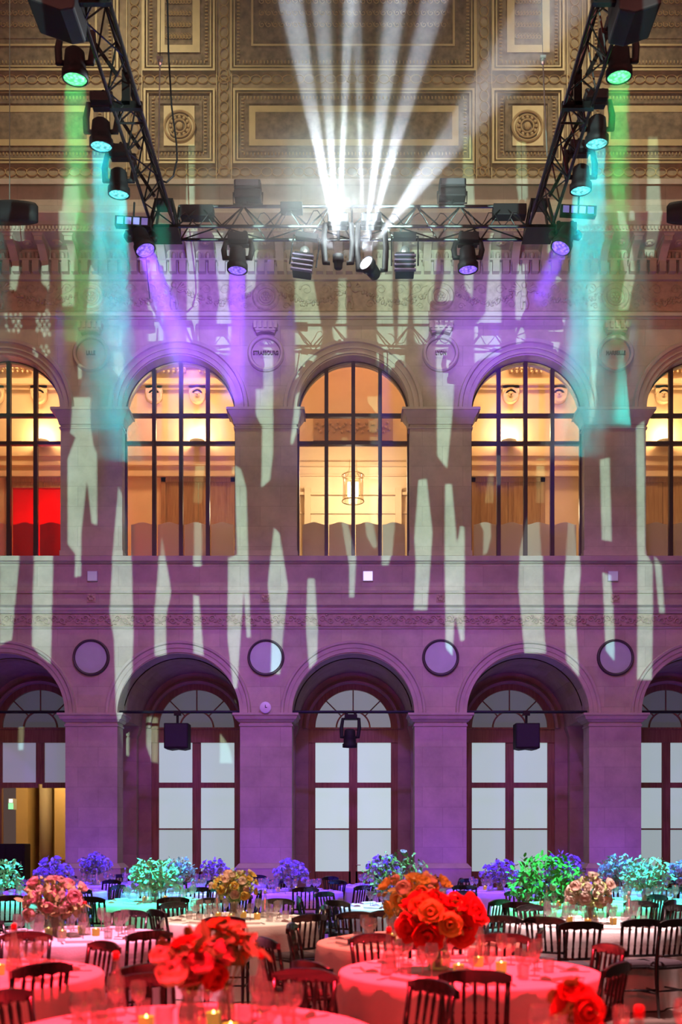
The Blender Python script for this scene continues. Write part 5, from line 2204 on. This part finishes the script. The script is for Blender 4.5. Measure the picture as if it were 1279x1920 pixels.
BOT = {'C': [(-0.457, 5.16), (-1.18, 5.12)], 'B': [(0.235, 6.53), (0.89, 7.07)], 'A': [(0.37, 9.16), (1.1, 8.9)], 'E': [(-2.40, 9.2), (-2.95, 9.65)],
       'F': [(-0.95, 11.2), (-1.5, 11.4)], 'G': [(2.3, 11.0), (2.95, 10.9)]}
for i, (key, (x, y, c, pw, ph, near)) in enumerate(TAB.items()):
    rn = random.Random(100 + i)
    n = 8
    off = rn.uniform(0, 0.4)
    for j in range(n):
        a = 2 * pi * j / n + off
        ca, sa = cos(a), sin(a)
        tx, ty = -sa, ca
        dr = DIRS[int(round(a / (pi / 4))) % 8].replace('on the', 'at the')
        sd = dr.replace(' side', '') + ' place of ' + ph
        px_ = lambda r, t: (x + r * ca + t * tx, y + r * sa + t * ty, ZT)
        place(nap0, px_(0.66, 0.0), a + pi / 2 + rn.uniform(-.2, .2), 'folded napkin ' + sd, 'napkin', 'napkins on ' + ph)
        place(wine0, px_(0.47, 0.05), 0, 'taller stemmed wine glass ' + sd, 'wine glass', 'wine glasses on ' + ph, rn.uniform(0.95, 1.1))
        place(wine0, px_(0.43, -0.05), 0, 'shorter stemmed wine glass ' + sd, 'wine glass', 'wine glasses on ' + ph, rn.uniform(0.85, 0.95))
        if near:
            place(tumb0, px_(0.50, -0.13), 0, 'short water tumbler ' + sd, 'tumbler', 'tumblers on ' + ph)
            place(kn0, px_(0.67, -0.14), a, 'steel table knife ' + sd, 'knife', 'knives on ' + ph)
            place(fk0, px_(0.67, 0.14), a, 'steel table fork ' + sd, 'fork', 'forks on ' + ph)
    for j in range(2):
        a = off + 0.3 + pi * j + rn.uniform(-.2, .2) + (0.4 if j else 0)
        bx, by = BOT[key][j] if key in BOT else (x + 0.33 * cos(a), y + 0.33 * sin(a))
        oth = BOT[key][1 - j][0] if key in BOT else x
        place_tree(bot_r if near and c[1] < 0.3 else bot_g, (bx, by, ZT), 0, 'conical glass water bottle, %s one on ' % ('right' if bx > oth else 'left') + ph, 'bottle', 'water bottles on ' + ph)
    for j in range(4 if near else 2):
        a = off + 1.1 + pi / 2 * j
        place_tree(vot, (x + 0.22 * cos(a), y + 0.22 * sin(a), ZT), 0, 'amber votive candle ' + DIRS[int(round(a / (pi / 4))) % 8].replace('on the', 'at the').replace(' side', '') + ' of the vase, ' + ph, 'candle', 'votive candles on ' + ph)

# ---------------------------------------------------------------- flowers


def peony(seed, layers=((5, 1.0, 62, 0.22), (5, 0.86, 48, 0.10), (4, 0.68, 34, 0.04), (4, 0.48, 20, 0.0), (3, 0.28, 6, 0.0))):
    # a many-petalled bloom: overlapping cupped petals in shells, the outer ones flaring at the rim
    rn = random.Random(seed)
    m = MB()
    for li, (n, r, top, flare) in enumerate(layers):
        for j in range(n):
            a0 = 2 * pi * j / n + li * 0.7 + rn.uniform(-.15, .15)
            wid = 2 * pi / n * 0.72
            tt = R(top + rn.uniform(-6, 8))
            vs = []
            nu, nv = 6, 5
            for v in range(nv + 1):
                tv = v / nv
                th = R(150) + (tt - R(150)) * tv
                rr = r * (1 + flare * tv ** 3 + 0.02 * li)
                for u in range(nu + 1):
                    su = u / nu * 2 - 1
                    ww = wid * (0.35 + 0.65 * math.sqrt(max(0.0, sin(pi * min(1, 0.15 + tv * 0.72)))))
                    az = a0 + su * ww
                    thu = th + 0.22 * tv * su * su
                    r2 = rr * (1 + 0.05 * su + 0.03 * sin(5 * su + j))
                    vs.append((r2 * sin(thu) * cos(az), r2 * sin(thu) * sin(az), r2 * cos(thu) * 0.85))
            fs = [(v * (nu + 1) + u, v * (nu + 1) + u + 1, (v + 1) * (nu + 1) + u + 1, (v + 1) * (nu + 1) + u) for v in range(nv) for u in range(nu)]
            m.add(vs, fs)
    return m


PE = peony(3)
PO = peony(8, ((4, 1.0, 75, 0.45), (4, 0.8, 60, 0.25), (3, 0.45, 30, 0.1)))
meshes = {}


def bloss_mesh(kind, colname, col):
    k_ = (kind, colname)
    if k_ not in meshes:
        src = PE if kind == 'peony' else PO
        mm = mat('petal_' + colname, col, 0.7, spec=0.2)
        nt_ = mm.node_tree
        tl = nt_.nodes.new('ShaderNodeBsdfTranslucent')
        tl.inputs[0].default_value = (*col, 1)
        mx_ = nt_.nodes.new('ShaderNodeMixShader')
        mx_.inputs[0].default_value = 0.45
        nt_.links.new(nt_.nodes['Principled BSDF'].outputs[0], mx_.inputs[1])
        nt_.links.new(tl.outputs[0], mx_.inputs[2])
        nt_.links.new(mx_.outputs[0], nt_.nodes['Material Output'].inputs['Surface'])
        o = src.build('blossom', mm, None, True)
        meshes[k_] = o.data
        bpy.data.objects.remove(o)
    return meshes[k_]


M_LEAF = mat('leaf_green', (0.12, 0.26, 0.06), 0.55)
M_LEAFP = mat('leaf_pale', (0.34, 0.50, 0.14), 0.6)
M_LEAFW = mat('leaf_silver', (0.50, 0.66, 0.45), 0.6)
M_STEM = mat('stem_green', (0.14, 0.26, 0.07), 0.6)
COLS = {'pink': (0.92, 0.55, 0.52), 'peach': (0.95, 0.74, 0.58), 'cream': (0.88, 0.78, 0.62), 'yellow': (0.85, 0.68, 0.16), 'red': (0.80, 0.06, 0.05), 'white': (0.70, 0.68, 0.85), 'orange': (0.85, 0.30, 0.08), 'rose': (0.85, 0.25, 0.30)}


def bouquet(x, y, label, rad, height, blooms, nleaf, leafm, seed, leaf=0.05, vr=0.06, vh=0.19, base=ZT, flat=0.75, front=()):
    """blooms: list of (kind, colour, size, count)"""
    rn = random.Random(seed)
    e_ = empty('flower_arrangement', (x, y, base))
    tag(e_, label, 'flowers', 'flower arrangements on the tables')
    d = MB()
    d.lathe([(0.001, 0.0), (vr * 0.8, 0.0), (vr, 0.02), (vr * 1.05, vh * 0.45), (vr * 0.7, vh * 0.85), (vr * 0.85, vh)], 20, caps=False)
    v_ = d.build('vase', M_VASE, e_, True)
    d = MB()
    d.lathe([(0.001, 0.006), (vr * 0.75, 0.006), (vr * 0.98, vh * 0.45), (vr * 0.8, vh * 0.6), (0.001, vh * 0.6)], 16, caps=False)
    d.build('water', glass('vase_water_%d' % seed, (0.85, 0.9, 0.85), 0.05), v_, True)
    C = Vector((0, 0, height))

    def onshell(rmin=0.75):
        while True:
            v = Vector((rn.uniform(-1, 1), rn.uniform(-1, 1), rn.uniform(-0.65, 1)))
            if rmin < v.length < 1.0:
                return v
    heads = []
    for kind, cn, sz, fx_, fy_, fz_ in front:
        o = bpy.data.objects.new('blossom', bloss_mesh(kind, cn, COLS[cn]))
        COL.objects.link(o)
        o.parent = e_
        o.location = (fx_, fy_, fz_)
        o.scale = (sz, sz, sz)
        o.rotation_euler = Vector((fx_, -0.3, 0.45)).to_track_quat('Z', 'Y').to_euler()
        heads.append((Vector((fx_, fy_, fz_)), Vector((0, -1, 0))))
    for kind, cn, size, cnt in blooms:
        for _ in range(cnt):
            best = None
            for _t in range(12):
                v = onshell(0.5)
                sp_r = rad * rn.choice((0.85, 1.0, 1.25))
                p = C + Vector((v.x * sp_r, v.y * sp_r, v.z * sp_r * flat))
                dmin = min([(p - h_[0]).length for h_ in heads] + [9])
                if best is None or dmin > best[1]:
                    best = (p, dmin, v)
            heads.append((best[0], best[2]))
            o = bpy.data.objects.new('blossom', bloss_mesh(kind, cn, COLS[cn]))
            COL.objects.link(o)
            o.parent = e_
            o.location = best[0]
            sz = size * rn.uniform(0.8, 1.2)
            o.scale = (sz, sz, sz)
            nrm = (best[2].normalized() + Vector((0, -0.25, 0.25))).normalized()
            o.rotation_euler = nrm.to_track_quat('Z', 'Y').to_euler()
    st = MB()
    lf = MB()
    for p, v in heads:
        st.tube([(rn.uniform(-.02, .02), rn.uniform(-.02, .02), 0.02), (p.x * 0.15, p.y * 0.15, vh), (p.x * 0.6, p.y * 0.6, vh + (p.z - vh) * 0.6), p], 0.0035, 5)
    for _ in range(nleaf):
        v = onshell(0.25)
        p = C + Vector((v.x * rad * 1.15, v.y * rad * 1.15, v.z * rad * flat * 1.2))
        L = leaf * rn.uniform(0.6, 1.4)
        M = Matrix.Translation(p) @ Matrix.Rotation(rn.uniform(0, 6.3), 4, 'Z') @ Matrix.Rotation(rn.uniform(-1.2, 1.2), 4, 'X') @ Matrix.Rotation(rn.uniform(-.8, .8), 4, 'Y')
        lf.add([(0, 0, 0), (L * 0.28, L * 0.35, L * 0.06), (L * 0.22, L * 0.75, L * 0.03), (0, L, -0.02 * L), (-L * 0.22, L * 0.75, L * 0.03), (-L * 0.28, L * 0.35, L * 0.06), (0, L * 0.5, 0)],
               [(0, 1, 6), (1, 2, 6), (2, 3, 6), (3, 4, 6), (4, 5, 6), (5, 0, 6)], M)
        if rn.random() < 0.12:
            st.tube([(p.x * 0.1, p.y * 0.1, vh * 0.8), (p.x * 0.7, p.y * 0.7, vh + (p.z - vh) * 0.6), p], 0.0025, 4)
    st.build('stems', M_STEM, e_)
    lf.build('foliage', leafm, e_)
    return e_


def bq(px_, key, label, *a, dy=0.0, **kw):
    x, y = TAB[key][:2]
    Yb = y + dy
    bouquet((px_ - VX) * Yb / F, Yb, label, *a, **kw)


bq(360, 'C', 'large vase of red and rose peonies with one pale peach bloom on the nearest table', 0.13, 0.32, [('peony', 'red', 0.06, 6), ('peony', 'rose', 0.06, 5)], 120, M_LEAF, 1, leaf=0.07, vh=0.2, front=[('peony', 'peach', 0.062, -0.06, -0.15, 0.29), ('peony', 'rose', 0.05, 0.06, -0.13, 0.33), ('peony', 'peach', 0.045, -0.12, -0.08, 0.36)])
bq(425, 'C', 'loose orange and green blooms beside the big peony vase on the nearest table', 0.12, 0.38, [('poppy', 'orange', 0.045, 6)], 70, M_LEAF, 2, leaf=0.09, dy=0.2, vr=0.04)
bq(822, 'B', 'large vase of red poppies and yellow blooms right of the centre', 0.21, 0.35, [('poppy', 'red', 0.08, 12), ('peony', 'red', 0.065, 4), ('poppy', 'yellow', 0.05, 5), ('poppy', 'orange', 0.055, 4)], 130, M_LEAFP, 3, leaf=0.06, vr=0.075, vh=0.22)
bq(776, 'A', 'yellow and orange blooms behind the red poppies', 0.26, 0.37, [('poppy', 'yellow', 0.06, 12), ('peony', 'orange', 0.06, 8), ('peony', 'peach', 0.055, 6)], 130, M_LEAFP, 4, leaf=0.06)
bq(103, 'E', 'wide vase of peach-pink roses at the left', 0.24, 0.32, [('peony', 'pink', 0.055, 14), ('peony', 'peach', 0.05, 10), ('peony', 'cream', 0.028, 22)], 160, M_LEAFP, 5, leaf=0.07, vr=0.08, vh=0.22)
bq(440, 'F', 'yellow, peach and green flowers in a vase left of the middle door', 0.21, 0.36, [('peony', 'peach', 0.045, 8), ('peony', 'cream', 0.04, 8), ('poppy', 'yellow', 0.03, 22)], 240, M_LEAFP, 6, leaf=0.05)
bq(1108, 'G', 'cream and blush flowers with pale greenery at the right', 0.21, 0.32, [('peony', 'cream', 0.05, 12), ('peony', 'peach', 0.045, 7), ('poppy', 'cream', 0.03, 24)], 120, M_LEAFP, 7, leaf=0.05)
bq(1075, 'Z', 'blurred red blooms at the bottom right corner', 0.08, 0.19, [('poppy', 'red', 0.06, 4)], 24, M_LEAFP, 8, leaf=0.08, dy=0.45, vh=0.12)
bq(745, 'H', 'airy blue-green sprays behind the yellow flowers', 0.38, 0.36, [('poppy', 'white', 0.03, 14)], 420, M_LEAF, 9, leaf=0.06)
bq(547, 'I', 'small blue-lit flowers left of the middle door', 0.24, 0.31, [('peony', 'white', 0.045, 13), ('poppy', 'white', 0.035, 22)], 180, M_LEAFW, 10, leaf=0.06)
bq(290, 'J', 'bright green leafy arrangement at the left', 0.30, 0.33, [('poppy', 'white', 0.035, 16)], 520, M_LEAFW, 11, leaf=0.075)
bq(1022, 'K', 'dark green leafy branches right of the centre', 0.42, 0.32, [('poppy', 'cream', 0.03, 6)], 520, M_LEAF, 12, leaf=0.085)
bq(938, 'L', 'blue-lit flowers before the door of the right arch', 0.27, 0.28, [('peony', 'white', 0.045, 14), ('poppy', 'white', 0.035, 24)], 240, M_LEAFW, 13, leaf=0.06)
bq(1212, 'M', 'green-lit leafy arrangement at the right', 0.32, 0.33, [('poppy', 'white', 0.035, 16)], 420, M_LEAFW, 14, leaf=0.07)
bq(1158, 'N', 'blue and teal leafy flowers beside the right pier', 0.28, 0.35, [('peony', 'white', 0.045, 10), ('poppy', 'white', 0.035, 18)], 330, M_LEAFW, 15, leaf=0.07)
bq(1055, 'O', 'far blue-lit flowers behind the dark green branches', 0.34, 0.3, [('peony', 'white', 0.045, 15), ('poppy', 'white', 0.035, 26)], 240, M_LEAFW, 16, leaf=0.07)
bq(1279, 'P', 'blue-lit flowers cut by the right edge', 0.2, 0.33, [('peony', 'white', 0.045, 10), ('poppy', 'white', 0.035, 18)], 180, M_LEAFW, 17, leaf=0.06)
bq(100, 'Q', 'blue-lit flowers behind the peach-pink roses', 0.27, 0.31, [('peony', 'white', 0.045, 15), ('poppy', 'white', 0.035, 26)], 240, M_LEAFW, 18, leaf=0.06)
bq(178, 'R', 'tall violet-lit flowers before the left pier', 0.27, 0.36, [('peony', 'white', 0.045, 16), ('poppy', 'white', 0.035, 28)], 240, M_LEAFW, 19, leaf=0.06)
bq(402, 'S', 'small far blue-lit flowers before the left arch door', 0.23, 0.28, [('peony', 'white', 0.045, 12), ('poppy', 'white', 0.035, 20)], 150, M_LEAFW, 20, leaf=0.06)
bq(333, 'T', 'blue-lit leafy flowers right of the bright green arrangement', 0.26, 0.32, [('peony', 'white', 0.045, 10), ('poppy', 'white', 0.035, 18)], 330, M_LEAFW, 21, leaf=0.06)
bq(722, 'U', 'tall violet-lit flowers right of the middle door', 0.26, 0.34, [('peony', 'white', 0.045, 15), ('poppy', 'white', 0.035, 26)], 210, M_LEAFW, 22, leaf=0.06)
bq(-2, 'V', 'green-lit leaves cut by the left edge', 0.3, 0.34, [('poppy', 'white', 0.035, 10)], 260, M_LEAFW, 23, leaf=0.07)
